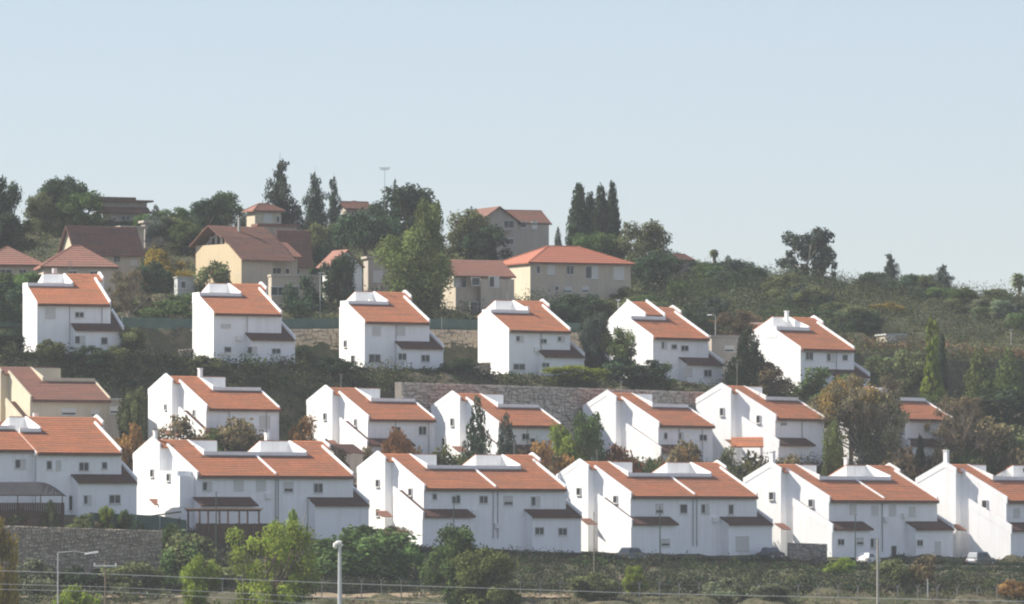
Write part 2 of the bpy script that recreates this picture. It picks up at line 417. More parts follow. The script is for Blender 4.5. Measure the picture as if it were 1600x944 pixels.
# ------------------------------------------------------------------ the white terrace houses
TP = 0.535       # roof pitch
ZE = 6.15        # wall top at the front
VR = 7.6         # ridge
VT = 4.05        # front edge of the roof terrace
VB = 11.5        # back wall
def zr(v): return ZE + TP * v
ZRG = zr(VR)
def white_unit(root, u_of, W, strip=3.9, box=4.2, wallm='white', tiles='tile', wing=True, covered=False, wing_len=6.5, party=True, porch=False, wk=4.2, gap_end=7.5):
    """one dwelling. u_of maps the distance from its outer side wall to the house's own x axis"""
    U = u_of
    zt = zr(VT) - 0.75
    zb = ZRG - 0.5 * (VB - VR)
    lo = -2.5
    rear_f = 6.1
    w = MB()
    w.prism([(0, lo), (rear_f, lo), (rear_f, zr(rear_f)), (0, ZE)], U(0), U(strip))
    w.prism([(0, lo), (gap_end, lo), (gap_end, zt), (VT, zt), (VT, zr(VT) - 0.02), (0, ZE)], U(strip), U(W))
    w.prism([(rear_f, lo), (VB, lo), (VB, zb), (VR, ZRG), (rear_f, zr(rear_f))], U(-1.07), U(strip))
    w.prism([(7.5, lo), (VB, lo), (VB, zb), (VR, ZRG + (0.62 if covered else 0)), (7.5, ZRG + (0.6 if covered else 0))], U(strip + 0.001), U(strip + box))
    w.build('wall', M[wallm], root)
    # roofs
    r = MB()
    roof_courses(r, U(0.22), U(W - 0.02 if not party else W), -0.35, zr(-0.35) + 0.01, VT - 0.1, zr(VT - 0.1) + 0.01)
    roof_courses(r, U(0.22), U(strip - 0.1), VT - 0.1, zr(VT - 0.1) + 0.01, VR, ZRG + 0.01)
    roof_courses(r, U(-0.85), U(0.22), rear_f - 0.35, zr(rear_f - 0.35) + 0.01, VR, ZRG + 0.01)
    roof_courses(r, U(-0.85), U(strip + box - 0.1), VB + 0.3, ZRG - 0.5 * (VB + 0.3 - VR) + 0.01, VR, ZRG + 0.012)
    r.build('roof', M[tiles], root)
    g = MB()
    g.box(U(0.2), U(W), -0.44, -0.30, zr(-0.35) - 0.24, zr(-0.35) + 0.07)
    g.box(U(0.0), U(W), -0.30, -0.003, zr(-0.35) - 0.10, zr(-0.35) - 0.04)
    g.build('gutter', M['fascia'], root)
    # parapets
    p = MB()
    h = 0.42
    p.prism([(-0.12, zr(-0.12) - 0.35), (rear_f - 0.003, zr(rear_f) - 0.1), (rear_f - 0.003, zr(rear_f) + h), (-0.12, zr(-0.12) + h)], U(-0.03), U(0.21))
    p.prism([(rear_f - 0.05, zr(rear_f) - 0.3), (VR, ZRG - 0.3), (VB + 0.05, zb - 0.3), (VB + 0.05, zb + h), (VR, ZRG + h), (rear_f - 0.05, zr(rear_f) + h)], U(-1.10), U(-0.86))
    p.build('parapet', M[wallm], root)
    p = MB()
    hh = h + (0.62 if covered else 0.3)
    p.prism([(VT - 0.02, zt - 0.1), (7.49, zt - 0.1), (7.49, ZRG + (0.12 if not covered else hh)), (VT - 0.02, zr(VT) + hh)], U(strip - 0.12), U(strip + 0.12))
    if covered:
        p.prism([(VT - 0.02, zt - 0.1), (7.49, zt - 0.1), (7.49, ZRG + hh - 0.05), (VT - 0.02, zr(VT) + hh)], U(strip + box - 0.24), U(strip + box))
    p.build('parapet', M[wallm], root)
    # low wall along the front of the roof terrace, and its floor
    p = MB()
    p.prism([(VT - 0.06, zt + 0.02), (VT + 0.12, zt + 0.02), (VT + 0.12, zr(VT) + 0.6), (VT - 0.06, zr(VT) + 0.6)], U(strip + 0.121), U(W - 0.01))
    p.build('terrace_wall', M['white'] if wallm == 'white' else M[wallm], root)
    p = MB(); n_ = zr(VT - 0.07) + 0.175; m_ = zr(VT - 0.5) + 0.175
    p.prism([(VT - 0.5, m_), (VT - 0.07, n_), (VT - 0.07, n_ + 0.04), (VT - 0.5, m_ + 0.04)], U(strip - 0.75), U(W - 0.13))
    p.build('shade_strip', M['fascia'], root)  # dark strip laid on the tiles to widen the terrace wall's thin shadow
    p = MB(); p.box(U(strip + 0.13), U(W - 0.02), VT + 0.13, gap_end - 0.02, zt + 0.004, zt + 0.03); p.build('terrace_floor', M['deck'], root)
    if covered:
        r = MB(); roof_courses(r, U(strip + 0.13), U(strip + box - 0.25), VT + 0.3, zr(VT + 0.3) + 0.55, VR, ZRG + 0.62); r.build('roof', M[tiles], root)
        b = MB(); b.box(U(strip + 0.13), U(strip + box - 0.25), VT + 0.35, VT + 0.5, zt + 0.03, zr(VT) + 0.62); b.build('wall', M['white'], root)
    if party:
        p = MB()
        p.prism([(-0.1, zr(-0.1) - 0.05), (VT - 0.07, zr(VT - 0.07) - 0.05), (VT - 0.07, zr(VT - 0.07) + h * 0.8), (-0.1, zr(-0.1) + h * 0.8)], U(W - 0.12), U(W + 0.10))
        p.build('parapet', M[wallm], root)
    # ground-floor wing that wraps the outer front corner
    if wing:
        ze = 2.75; t2 = 0.55; f = -1.35; k = wk
        w = MB()
        def zw(v): return ze + t2 * (v - f)
        w.prism([(f, lo), (k, lo), (k, zw(k)), (f, ze)], U(-1.3), U(-0.035))
        w.prism([(f, lo), (-0.003, lo), (-0.003, zw(0)), (f, ze)], U(-0.034), U(wing_len))
        w.build('wing_wall', M[wallm], root)
        r = MB()
        roof_courses(r, U(-1.08), U(-0.04), f - 0.3, zw(f - 0.3) + 0.01, k, zw(k) + 0.01)
        roof_courses(r, U(-0.04), U(wing_len + 0.2), f - 0.3, zw(f - 0.3) + 0.01, -0.01, zw(0) + 0.01)
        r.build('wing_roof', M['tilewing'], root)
        g = MB(); g.box(U(-1.2), U(wing_len + 0.2), f - 0.36, f - 0.27, zw(f - 0.3) - 0.08, zw(f - 0.3) + 0.08); g.build('gutter', M['fascia'], root)
        p = MB()
        p.prism([(f - 0.12, ze - 0.5), (k + 0.05, zw(k) - 0.5), (k + 0.05, zw(k) + 0.5), (f - 0.12, ze + 0.5)], U(-1.33), U(-1.09))
        p.build('parapet', M[wallm], root)
    if porch:
        r = MB(); roof_courses(r, U(-2.6), U(-0.9), 4.8, 2.6, 6.0, 3.3); r.build('porch_roof', M['tile2'], root)

class House:
    def __init__(s, name, cx, eave, base_off, Y, S, psi, label, cat='house', group=None):
        Y = YW(cx, Y); s.psi = R(psi); s.Y = Y; s.cx = cx; s.s = S; s.k = S * Y / F
        s.ybase = eave + (ZE - 0.3) * S
        s.root = empty(name, P(cx, s.ybase, Y), s.psi, s.k)
        tag(s.root, label, cat, group)
    def u(s, px, v=0.0):
        return (px - s.cx + v * s.s * math.sin(s.psi)) / (s.s * math.cos(s.psi))
    def z(s, py): return (s.ybase - py) / s.s
    def win(s, px, py, wpx, hpx, style='pair', v=0.0):
        add_window(s.root, s.u(px, v), v - 0.004, s.z(py), 0, wpx / (s.s * math.cos(s.psi)) * 0.92, hpx / s.s * 0.92, style)
    def gwin(s, px, py, u, w=0.55, h=0.75, style='one'):
        v = (s.cx + u * s.s * math.cos(s.psi) - px) / (s.s * math.sin(s.psi))
        add_window(s.root, u - 0.035, v, s.z(py), -math.pi / 2, w, h, style)
    def downpipe(s, px):
        u = s.u(px); MB().tube([(u, -0.09, 0.0), (u, -0.09, ZE - 0.35)], 0.06, 6).build('downpipe', M['pipe'], s.root)
    def ac(s, px, py, v=0.0):
        u = s.u(px, v); z = s.z(py)
        MB().box(u - 0.42, u + 0.42, v - 0.36, v - 0.006, z - 0.3, z + 0.3).build('air_conditioner', M['ac'], s.root)
    def chimney(s, u, v, z0, h, w=0.55, m='white'):
        MB().box(u - w / 2, u + w / 2, v - w / 2, v + w / 2, z0 - 0.6, z0 + h).box(u - w / 2 - 0.06, u + w / 2 + 0.06, v - w / 2 - 0.06, v + w / 2 + 0.06, z0 + h + 0.001, z0 + h + 0.12).build('chimney', M[m], s.root)
    def tank(s, u, v, z):
        t = MB(); t.tube([(u, v, z), (u, v, z + 1.15)], 0.33, 12).build('water_tank', M['ac'], s.root)
        MB().box(u - 0.9, u + 0.9, v - 1.3, v - 0.5, z - 0.1, z - 0.02).build('solar_panel', M['glass'], s.root)
    def antenna(s, u, v, z, h=2.0):
        b = MB(); b.tube([(u, v, z), (u, v, z + h)], 0.03, 5)
        for q in range(5): b.tube([(u - 0.45 + q * 0.06, v, z + h - 0.15 * q), (u + 0.45 - q * 0.06, v, z + h - 0.15 * q)], 0.02, 4)
        b.build('antenna', M['pipe'], s.root)

def duplex(cx, eave, Y, S, psi, label, W=11.2, **kw):
    h = House('semi_detached_house', cx, eave, 0, Y, S, psi, label, 'house', 'white semi-detached houses of the front row')
    lk = kw.get('left', {}); rk = kw.get('right', {})
    white_unit(h.root, lambda a: a, W, porch=True, **lk)
    white_unit(h.root, lambda a: 2 * W - a, W - 0.003, party=False, wk=3.0, **rk)
    return h
def left_house(cx, eave, Y, S, psi, label, W=11.2, **kw):
    h = House('white_house', cx, eave, 0, Y, S, psi, label, 'house', 'white houses of the middle row')
    white_unit(h.root, lambda a: a, W, porch=True, **kw)
    return h
def right_house(cx, eave, Y, S, psi, label, W=10.0, **kw):
    h = House('white_house', cx, eave, 0, Y, S, psi, label, 'house', 'white houses of the upper row')
    kw.setdefault('box', 2.9); kw.setdefault('gap_end', 6.0); kw.setdefault('wing_len', 5.2); kw.setdefault('wk', 3.0)
    white_unit(h.root, lambda a: W - a, W, party=False, **kw)
    # side wall edging at the party side
    p = MB(); p.prism([(-0.1, zr(-0.1) - 0.3), (VT - 0.07, zr(VT - 0.07) - 0.3), (VT - 0.07, zr(VT - 0.07) + 0.2), (-0.1, zr(-0.1) + 0.2)], -0.04, -0.003)
    p.build('parapet', M['white'], h.root)
    p = MB(); p.box(-0.04, 0.16, VT - 0.069, 6.003, zr(VT) - 0.8, zr(VT) + 0.603); p.build('terrace_wall', M['white'], h.root)
    return h

# front row ------------------------------------------------------------------
A_ = House('semi_detached_house', 57, 710, 0, 773, 13.6, 33, 'white house pair behind the dark domed canopy, leftmost of the front row', 'house', 'white semi-detached houses of the front row')
white_unit(A_.root, lambda a: 11.2 - a, 11.2, strip=8.5, box=2.2, party=False)
_n = set(A_.root.children)
white_unit(A_.root, lambda a: -11.3 + a, 11.28, party=False, wing=False)
for _o in set(A_.root.children) - _n: _o.location = (0, 0.9, 0.3)
A_.win(76, 727, 8, 13); A_.win(90, 727, 6, 13, 'shut'); A_.win(128, 729, 15, 13, 'pair'); A_.win(159, 727, 8, 10, 'one')
A_.win(32, 725, 16, 14, 'half', 0.9); A_.win(135, 781, 11, 14, 'half', -1.35); A_.win(176, 780, 17, 14, 'pair', -1.35); A_.win(109, 786, 6, 24, 'one'); A_.downpipe(55)
A_.tank(4.6, 8.6, ZRG - 0.6)

B_ = duplex(307.5, 746, 773, 13.5, 37.5, 'white house pair behind the brown timber pergola in the front row', left=dict(wing=False))
B_.win(323, 760, 14, 13, 'half'); B_.win(371, 758, 14, 14, 'shut'); B_.win(405, 758, 14, 14, 'shut'); B_.win(447, 761, 14, 15, 'low'); B_.win(493, 762, 14, 14)
B_.downpipe(427); B_.downpipe(431); B_.gwin(234, 739, -1.07); B_.win(485, 815, 14, 12, 'shut', 0)
# bay on the side wall and the pent roof over the ground floor
b = MB(); b.box(-2.1, -0.035, 0.9, 4.9, 2.4, 6.6); b.box(-2.1, -0.036, 0.4, 0.899, 2.4, 6.0); b.build('wing_wall', M['white'], B_.root)
b = MB(); b.box(-2.3, -0.034, 0.3, 5.6, -2.5, 2.37); b.build('wing_wall', M['white'], B_.root)
B_.gwin(263, 746, -2.1)
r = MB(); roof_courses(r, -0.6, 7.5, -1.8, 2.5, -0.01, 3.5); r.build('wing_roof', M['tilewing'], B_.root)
w = MB(); w.prism([(-1.4, -2.5), (-0.003, -2.5), (-0.003, 3.3), (-1.4, 2.5)], -0.3, 7.2); w.build('wing_wall', M['white'], B_.root)
B_.chimney(-0.6, 7.6, ZRG + 0.2, 0.8, 0.4)
B_.chimney(15.6, 8.0, ZRG, 0.9, 0.4)

C_ = duplex(662, 766, 774, 13.0, 39.8, 'white house pair with five upper windows, third from left in the front row')
C_.win(678.7, 776, 7, 9, 'one'); C_.win(712, 780, 13, 13); C_.win(755, 780.5, 13, 12); C_.win(794, 782, 14, 14, 'low'); C_.win(837, 783, 14, 14, 'half')
C_.win(843, 830, 14, 12, 'pair', -1.35); C_.win(880, 831, 14, 12, 'pair', -1.35); C_.downpipe(770); C_.downpipe(777)
C_.gwin(589, 755, -1.07); C_.gwin(641, 769, 0); C_.gwin(589, 801, -1.07, 0.5, 0.8); C_.ac(776, 822)

D_ = duplex(985, 778, 774, 12.95, 45, 'white house pair with a grey car parked at its left corner')
D_.win(1031, 795, 12, 14, 'low'); D_.win(1070, 795, 12, 14, 'one'); D_.win(1105, 795, 13, 14, 'half'); D_.win(1147, 796, 8, 15, 'one')
D_.gwin(905, 768, -1.07); D_.gwin(962, 780.5, 0); D_.downpipe(1085); D_.downpipe(1091); D_.win(1040, 848, 14, 10, 'low', -1.35); D_.win(1165, 850, 22, 22, 'shut', -1.35)

E_ = duplex(1294.8, 784.5, 774, 13.4, 52, 'white house pair with a small white car parked before it')
E_.win(1335, 796, 11, 13, 'shut'); E_.win(1372, 797, 11, 13, 'shut'); E_.win(1402, 797, 11, 14, 'shut'); E_.win(1436, 799, 11, 13, 'shut')
E_.ac(1421, 806); E_.win(1313, 847, 11, 9, 'pair', -1.35); E_.win(1345, 846, 12, 10, 'low', -1.35); E_.win(1370, 849, 13, 15, 'half'); E_.win(1447, 849, 10, 9, 'pair', -1.35); E_.win(1478, 856, 9, 18, 'shut', -1.35)
E_.gwin(1207.5, 775, -1.07); E_.gwin(1268, 786.5, 0); E_.downpipe(1384); E_.chimney(-0.7, 7.6, ZRG + 0.2, 1.3, 0.5); E_.chimney(15.2, 8.2, ZRG, 0.9, 0.4)
E_.win(1404, 862, 9, 18, 'one'); E_.antenna(14.6, 6.5, zr(5), 2.2)

F_ = duplex(1571.9, 785.5, 774, 13.6, 55, 'white house pair cut off by the right edge of the front row')
F_.gwin(1540, 788, 0); F_.chimney(-0.7, 7.6, ZRG + 0.2, 1.4, 0.5); F_.win(1590, 801, 10, 12, 'shut')

# middle row -----------------------------------------------------------------
h0 = left_house(46.9, 627, 806, 12.5, 31, 'cream house with weathered orange roof, leftmost of the middle row', wallm='cream', tiles='tile2')
h0.win(105, 643, 22, 10, 'low'); h0.win(145, 645, 12, 9, 'low')
h1 = left_house(322, 641, 806, 12.4, 37, 'white house behind autumn bushes, second from left in the middle row')
h1.win(411, 658, 16, 17, 'shut'); h1.gwin(255, 635, -1.07, 0.4, 0.6); h1.gwin(302, 645, 0, 0.4, 0.7); h1.chimney(4.0, 7.2, ZRG, 1.0, 0.45)
h2 = left_house(574.6, 657.5, 808, 12.0, 40, 'white house with an orange bush before its wall in the middle row')
h2.win(659, 672, 12, 13); h2.win(620, 672, 10, 10, 'one'); h2.gwin(506, 650, -1.07, 0.5, 0.8); h2.gwin(555, 660, 0, 0.4, 0.8); h2.win(600, 700, 14, 8, 'low')
h3 = left_house(778.5, 667, 810, 12.1, 43.9, 'white house half hidden by two conifers in the middle row')
h3.win(821, 682, 11, 9); h3.win(832, 688, 8, 6, 'one'); h3.gwin(706, 659, -1.07, 0.5, 0.9); h3.gwin(693, 690, -1.07, 0.5, 0.9)
h4 = left_house(1028.5, 667, 810, 12.25, 50, 'white house with three small upper windows above a brown hedge, middle row')
h4.win(1040, 681, 5, 9, 'one'); h4.win(1065, 681, 8, 11, 'half'); h4.win(1101, 683, 12, 9)
h5 = left_house(1211.3, 656, 808, 12.3, 53.5, 'white house directly left of the big half-bare autumn tree')
h5.win(1225, 661, 10, 6, 'low'); h5.gwin(1129.5, 643, -1.07, 0.5, 0.9); h5.gwin(1186, 655, 0, 0.5, 0.9); h5.win(1236, 702, 14, 12, 'low'); h5.antenna(2.5, 7.6, ZRG, 3)
h6 = left_house(1414, 657, 808, 12.3, 54, 'white house mostly hidden behind the big half-bare autumn tree')
h6.win(1451, 669, 9, 10); h6.win(1480, 671, 9, 10, 'shut')

# upper row ------------------------------------------------------------------
H1 = right_house(57.5, 477, 846, 12.1, 22, 'white house with a water tank behind its roof, leftmost of the upper row')
H1.win(78, 489, 15, 14, 'shut'); H1.win(122, 491, 13, 8); H1.win(124, 531, 16, 12, 'half', -1.35); H1.win(161, 532, 10, 10, 'pair', -1.35)
H1.tank(5.6, 10.0, ZRG - 0.3)
H2 = right_house(333.5, 492, 846, 12.0, 30, 'white house with a little white canopy before it, second from left in the upper row')
H2.win(352, 509, 15, 4, 'shut'); H2.win(355, 546, 10, 8, 'one'); H2.win(393, 547, 15, 11, 'half', -1.35); H2.win(430, 548, 14, 8, 'pair', -1.35)
H3 = right_house(569.4, 505, 846, 12.0, 33, 'white house with a small window in its sunlit side wall, upper row')
H3.win(588, 517, 12, 12, 'shut'); H3.win(626, 516, 12, 12, 'shut'); H3.win(585, 560, 19, 13); H3.win(628, 557, 13, 10, 'pair', -1.35); H3.win(664, 559, 13, 10, 'pair', -1.35)
H3.gwin(538.5, 536, 0, 0.6, 0.8); H3.gwin(551, 563, 0, 0.8, 1.3)
H4 = right_house(795, 518.5, 848, 11.9, 35.7, 'white house behind the wide yellow-green bush in the upper row')
H4.win(812, 529, 12, 8, 'half'); H4.win(849, 532, 10, 6, 'pair'); H4.win(877, 528, 10, 6, 'half'); H4.win(811, 573, 19, 9); H4.win(852.5, 570, 12, 7, 'pair', -1.35)
H4.antenna(4.2, 6.2, zr(5), 2.5); H4.chimney(6.1, 4.2, zr(4.2), 0.9, 0.3)
H5 = right_house(1020.4, 529.6, 850, 12.2, 43, 'white house with a raised tiled roof piece between white parapets', covered=True, box=3.6)
H5.win(1038, 539, 9, 11, 'half'); H5.win(1054, 541, 9, 7, 'one'); H5.win(1071, 543, 12, 8); H5.win(1076, 581, 13, 12, 'shut', -1.35); H5.win(1107.5, 582, 13, 11, 'pair', -1.35)
H5.chimney(7.0, 7.9, ZRG + 0.1, 0.3, 0.4)
H6 = right_house(1251, 547.5, 846, 12.6, 45.5, 'white house with three upper windows behind green shrubs, rightmost of the upper row')
H6.win(1265, 556, 12, 12); H6.win(1300, 557, 12, 12, 'half'); H6.win(1324, 557, 9, 8, 'one'); H6.chimney(5.2, 7.0, ZRG, 0.7, 0.4)

for h_, ul in ((h1, (3.5, 9.2)), (h2, (4.6, 10.2)), (h3, (5.2,)), (h4, (4.2, 9.0)), (h5, (6.0,)), (H1, (4.4, 8.8)), (H2, (4.9,)), (H3, (4.8,)), (H4, (5.2,)), (H6, (6.6,))):
    for u_ in ul: MB().tube([(u_, -0.09, 0.0), (u_, -0.09, ZE - 0.35)], 0.05, 6).build('downpipe', M['pipe'], h_.root)
H1.antenna(6.9, 7.6, ZRG + 0.1, 1.6); H3.antenna(6.9, 7.6, ZRG + 0.1, 1.5); h2.antenna(1.6, 7.6, ZRG + 0.1, 1.8); h4.antenna(1.9, 7.6, ZRG + 0.1, 1.6)
C_.antenna(20.5, 7.6, ZRG + 0.1, 1.7); B_.antenna(2.2, 7.6, ZRG + 0.1, 1.6); D_.antenna(2.0, 7.6, ZRG + 0.1, 1.4)
for h_, px_, py_ in ((H2, 372, 528), (H4, 838, 545), (h3, 850, 690), (h1, 395, 668), (B_, 415, 775), (C_, 740, 800), (D_, 1120, 812), (E_, 1390, 812)): h_.ac(px_, py_)
for h_, u_, v_ in ((h1, 5.2, 6.6), (h4, 5.4, 6.6), (C_, 5.6, 6.4), (H3, 4.9, 6.4)): MB().tube([(u_, v_, zr(VT) - .7), (u_, v_, zr(VT) + 0.95)], 0.3, 12).build('water_tank', M['ac'], h_.root)

# ------------------------------------------------------------------ houses higher on the hill
class Hill:
    """house of its own design: front left corner at pixel cx, eave and foot heights given"""
    def __init__(s, name, label, cx, eave, base, Y, psi, front_px, side_px, wallm, cat='house'):
        Y = YW(cx, Y); s.S = F / Y; s.psi = R(psi); s.cx = cx; s.ybase = base
        s.W = front_px / (s.S * math.cos(s.psi)); s.D = side_px / (s.S * math.sin(s.psi)) if psi else side_px
        s.H = (base - eave) / s.S
        s.root = empty(name, P(cx, base, Y), s.psi); tag(s.root, label, cat)
        s.wallm = wallm
    def z(s, py): return (s.ybase - py) / s.S
    def u(s, px, v=0): return (px - s.cx + v * s.S * math.sin(s.psi)) / (s.S * math.cos(s.psi))
    def walls(s, x0=0, x1=None, y0=0, y1=None, H=None):
        x1 = s.W if x1 is None else x1; y1 = s.D if y1 is None else y1; H = s.H if H is None else H
        MB().box(x0, x1, y0, y1, -4, H).build('wall', M[s.wallm], s.root)
    def hip(s, rise, x0=None, x1=None, y0=None, y1=None, H=None, m='tile', o=0.5, inset=1.0):
        x0 = 0 if x0 is None else x0; x1 = s.W if x1 is None else x1; y0 = 0 if y0 is None else y0; y1 = s.D if y1 is None else y1
        H = s.H if H is None else H
        x0 -= o; x1 += o; y0 -= o; y1 += o
        my = (y0 + y1) / 2; ins = (y1 - y0) / 2 * inset
        b = MB(); z0, z1, th = H + 0.01, H + rise, 0.2
        vs = [(x0, y0, z0), (x1, y0, z0), (x1, y1, z0), (x0, y1, z0), (x0, y0, z0 + th), (x1, y0, z0 + th), (x1, y1, z0 + th), (x0, y1, z0 + th), (x0 + ins, my, z1), (x1 - ins, my, z1)]
        fs = [[3, 2, 1, 0], [0, 1, 5, 4], [1, 2, 6, 5], [2, 3, 7, 6], [3, 0, 4, 7], [4, 5, 9, 8], [5, 6, 9], [6, 7, 8, 9], [7, 4, 8]]
        b.piece(vs, fs)
        # courses laid on the front slope
        n = 9
        for i in range(n):
            a, c = i / n, (i + 1) / n
            def pt(t, e, up): 
                return (x0 + ins * t + 0.0 if e == 0 else x1 - ins * t, y0 + (my - y0) * t, z0 + th + (z1 - z0 - th) * t + up)
            b.hexa([pt(a, 0, -0.02), pt(a, 1, -0.02), pt(c, 1, -0.02), pt(c, 0, -0.02)], [pt(a, 0, 0.08), pt(a, 1, 0.08), pt(c, 1, 0.015), pt(c, 0, 0.015)])
        r = b.build('roof', M[m], s.root)
        c = MB()      # ridge and hip tiles
        c.tube([(x0 + ins, my, z1 + 0.03), (x1 - ins, my, z1 + 0.03)], 0.12, 6)
        for q in (((x0, y0), x0 + ins), ((x0, y1), x0 + ins), ((x1, y0), x1 - ins), ((x1, y1), x1 - ins)):
            c.tube([(q[0][0], q[0][1], z0 + th), (q[1], my, z1 + 0.03)], 0.11, 6)
        c.build('ridge_tiles', M[m], s.root)
        MB().box(x0 + 0.05, x1 - 0.05, y0 - 0.08, y0 - 0.002, z0, z0 + 0.14).build('gutter', M['fascia'], s.root)
        return r
    def gable(s, rise, x0=None, x1=None, y0=None, y1=None, H=None, m='tile', o=0.5, ridge=0.5, wall=True):
        """ridge along x, gable triangles on the side walls"""
        x0 = 0 if x0 is None else x0; x1 = s.W if x1 is None else x1; y0 = 0 if y0 is None else y0; y1 = s.D if y1 is None else y1
        H = s.H if H is None else H
        ry = y0 + (y1 - y0) * ridge
        if wall: MB().prism([(y0 + 0.002, H - 0.2), (y1 - 0.002, H - 0.2), (y1 - 0.002, H), (ry, H + rise - 0.02), (y0 + 0.002, H)], x0 + 0.002, x1 - 0.002).build('gable_wall', M[s.wallm], s.root)
        tf = rise / (ry - y0); tb = rise / (y1 - ry)
        b = MB()
        roof_courses(b, x0 - o, x1 + o, y0 - o, H - tf * o + 0.01, ry, H + rise + 0.01)
        roof_courses(b, x0 - o, x1 + o, y1 + o, H - tb * o + 0.01, ry, H + rise + 0.01)
        b.tube([(x0 - o, ry, H + rise + 0.12), (x1 + o, ry, H + rise + 0.12)], 0.12, 6)
        b.build('roof', M[m], s.root)
        MB().box(x0 - o, x1 + o, y0 - o - 0.08, y0 - o - 0.002, H - tf * o - 0.08, H - tf * o + 0.08).build('gutter', M['fascia'], s.root)
    def gable_y(s, rise, x0=None, x1=None, y0=None, y1=None, H=None, m='tile', o=0.5):
        x0 = 0 if x0 is None else x0; x1 = s.W if x1 is None else x1; y0 = 0 if y0 is None else y0; y1 = s.D if y1 is None else y1
        H = s.H if H is None else H; rx = (x0 + x1) / 2; t = rise / (rx - x0)
        MB().prism_y([(x0 + 0.002, H - 0.2), (x1 - 0.002, H - 0.2), (x1 - 0.002, H), (rx, H + rise - 0.02), (x0 + 0.002, H)], y0 + 0.002, y1 - 0.002).build('gable_wall', M[s.wallm], s.root)
        b = MB(); th = 0.16
        b.prism_y([(x0 - o, H - t * o + 0.01), (rx, H + rise + 0.01), (rx, H + rise + 0.01 + th), (x0 - o, H - t * o + 0.01 + th)], y0 - o, y1 + o)
        b.prism_y([(x1 + o, H - t * o + 0.01), (rx + 0.001, H + rise + 0.01), (rx + 0.001, H + rise + 0.01 + th), (x1 + o, H - t * o + 0.01 + th)], y0 - o, y1 + o)
        b.build('roof', M[m], s.root)
    def win(s, px, py, wpx, hpx, style='pair', v=0):
        add_window(s.root, s.u(px, v), v - 0.004, s.z(py), 0, wpx / (s.S * math.cos(s.psi)), hpx / s.S, style)
    def swin(s, px, py, w=1.0, h=1.1, style='one'):
        v = (s.cx - px) / (s.S * math.sin(s.psi)); add_window(s.root, -0.004, v, s.z(py), -math.pi / 2, w, h, style)

u = Hill('hill_house', 'house with plain orange-red roof cut off by the left edge, on the hill', -34, 416, 445, 905, 10, 97, 17, 'beige')
u.walls(); u.hip(2.9, m='tile2'); u.win(8, 425, 18, 8); u.win(34, 427, 10, 12)
u = Hill('hill_house', 'low grey-beige house with a weathered orange hip roof at left', 68, 419, 470, 893, 10, 110, 17, 'beige')
u.walls(); u.hip(3.2, m='tile2'); u.win(112, 428, 14, 9); u.win(146, 428, 12, 8); u.win(85, 430, 10, 9, 'shut')
u = Hill('hill_house', 'house with dark brown roof and a small sunlit cream gable', 118, 391, 428, 925, 30, 98, 26, 'cream')
u.walls(); u.gable(3.4, m='tilebrown'); u.win(180, 402, 9, 12); u.win(205, 405, 10, 14, 'shut')
u.root['label'] = 'house with dark brown roof and a small sunlit cream gable'
# skyline house with stacked flat roofs
u = Hill('hill_house', 'skyline house with two stacked dark slab roofs beside the round-topped pine', 172, 333, 360, 985, 25, 52, 14, 'greyrender')
u.walls()
MB().box(-1.2, u.W + 0.9, -1.0, u.D + 1, u.H + 0.01, u.H + 0.3).build('roof', M['tilebrown'], u.root)
MB().prism([(-1.0, u.H + 0.301), (u.D, u.H + 0.301), (u.D, u.H + 1.0), (0.2, u.H + 1.0)], -1.0, u.W + 0.6).build('roof', M['tilebrown'], u.root)
MB().box(-2.0, u.W + 0.5, 0.3, u.D, u.H + 1.01, u.H + 1.75).build('wall', M['greyrender'], u.root)
MB().box(-3.2, u.W + 1.2, -0.7, u.D + 1, u.H + 1.76, u.H + 2.05).build('roof', M['tilebrown'], u.root)
MB().box(-3.1, u.W - 1.6, -0.5, u.D + 1, u.H + 2.06, u.H + 2.45).build('roof', M['tilebrown'], u.root)
u.win(195, 342, 14, 9); u.win(213, 344, 4, 8, 'one'); u.win(178, 344, 4, 8, 'one')
u = Hill('hill_house', 'plain grey house wall under the skyline house, left of the yellow shrub', 190, 357, 400, 950, 20, 34, 8, 'beige')
u.walls(); MB().box(-0.4, u.W + 0.4, -0.4, u.D + 0.4, u.H + 0.01, u.H + 0.4).build('roof', M['greyrender'], u.root); u.win(200, 365, 8, 7)
u = Hill('hill_house', 'grey flat-roofed block between the dark-roofed house and the rounded dark trees', 226, 348, 400, 960, 20, 42, 8, 'greyrender')
u.walls(); MB().box(-0.3, u.W + 0.3, -0.3, u.D + 0.3, u.H + 0.01, u.H + 0.35).build('roof', M['greyrender'], u.root); u.win(232, 373, 12, 14, 'one'); u.win(252, 371, 7, 8, 'shut')

# mustard house
u = Hill('hill_house', 'mustard-yellow house with brown roof and glazed gable loggia', 378, 404, 478, 900, 36, 47, 28, 'mustard')
u.wallm = 'beige'
MB().prism([(0, -4), (u.D, -4), (u.D, u.H + 3.0), (0, u.H)], 0.0, u.W).build('wall', M['beige'], u.root)
MB().prism([(-0.004, -4), (u.D, -4), (u.D, u.H + 3.05), (-0.004, u.H + 0.05)], -0.12, -0.002).build('side_wall', M['mustard'], u.root)
MB().box(-0.1, u.W, u.D + 0.002, u.D + 7.5, -4, u.H + 2.2).build('side_wall', M['mustard'], u.root)
MB().prism([(u.D + 0.3, u.H + 2.21), (u.D + 7.4, u.H + 2.21), (u.D + 3.4, u.H + 4.3)], 1.2, u.W).build('gable_wall', M['frame'], u.root)
for q in (1.0, 2.4, 3.8, 5.2): MB().box(0.9, 1.19, u.D + q, u.D + q + 0.18, u.H + 2.21, u.H + 3.5).build('loggia_post', M['frame'], u.root)
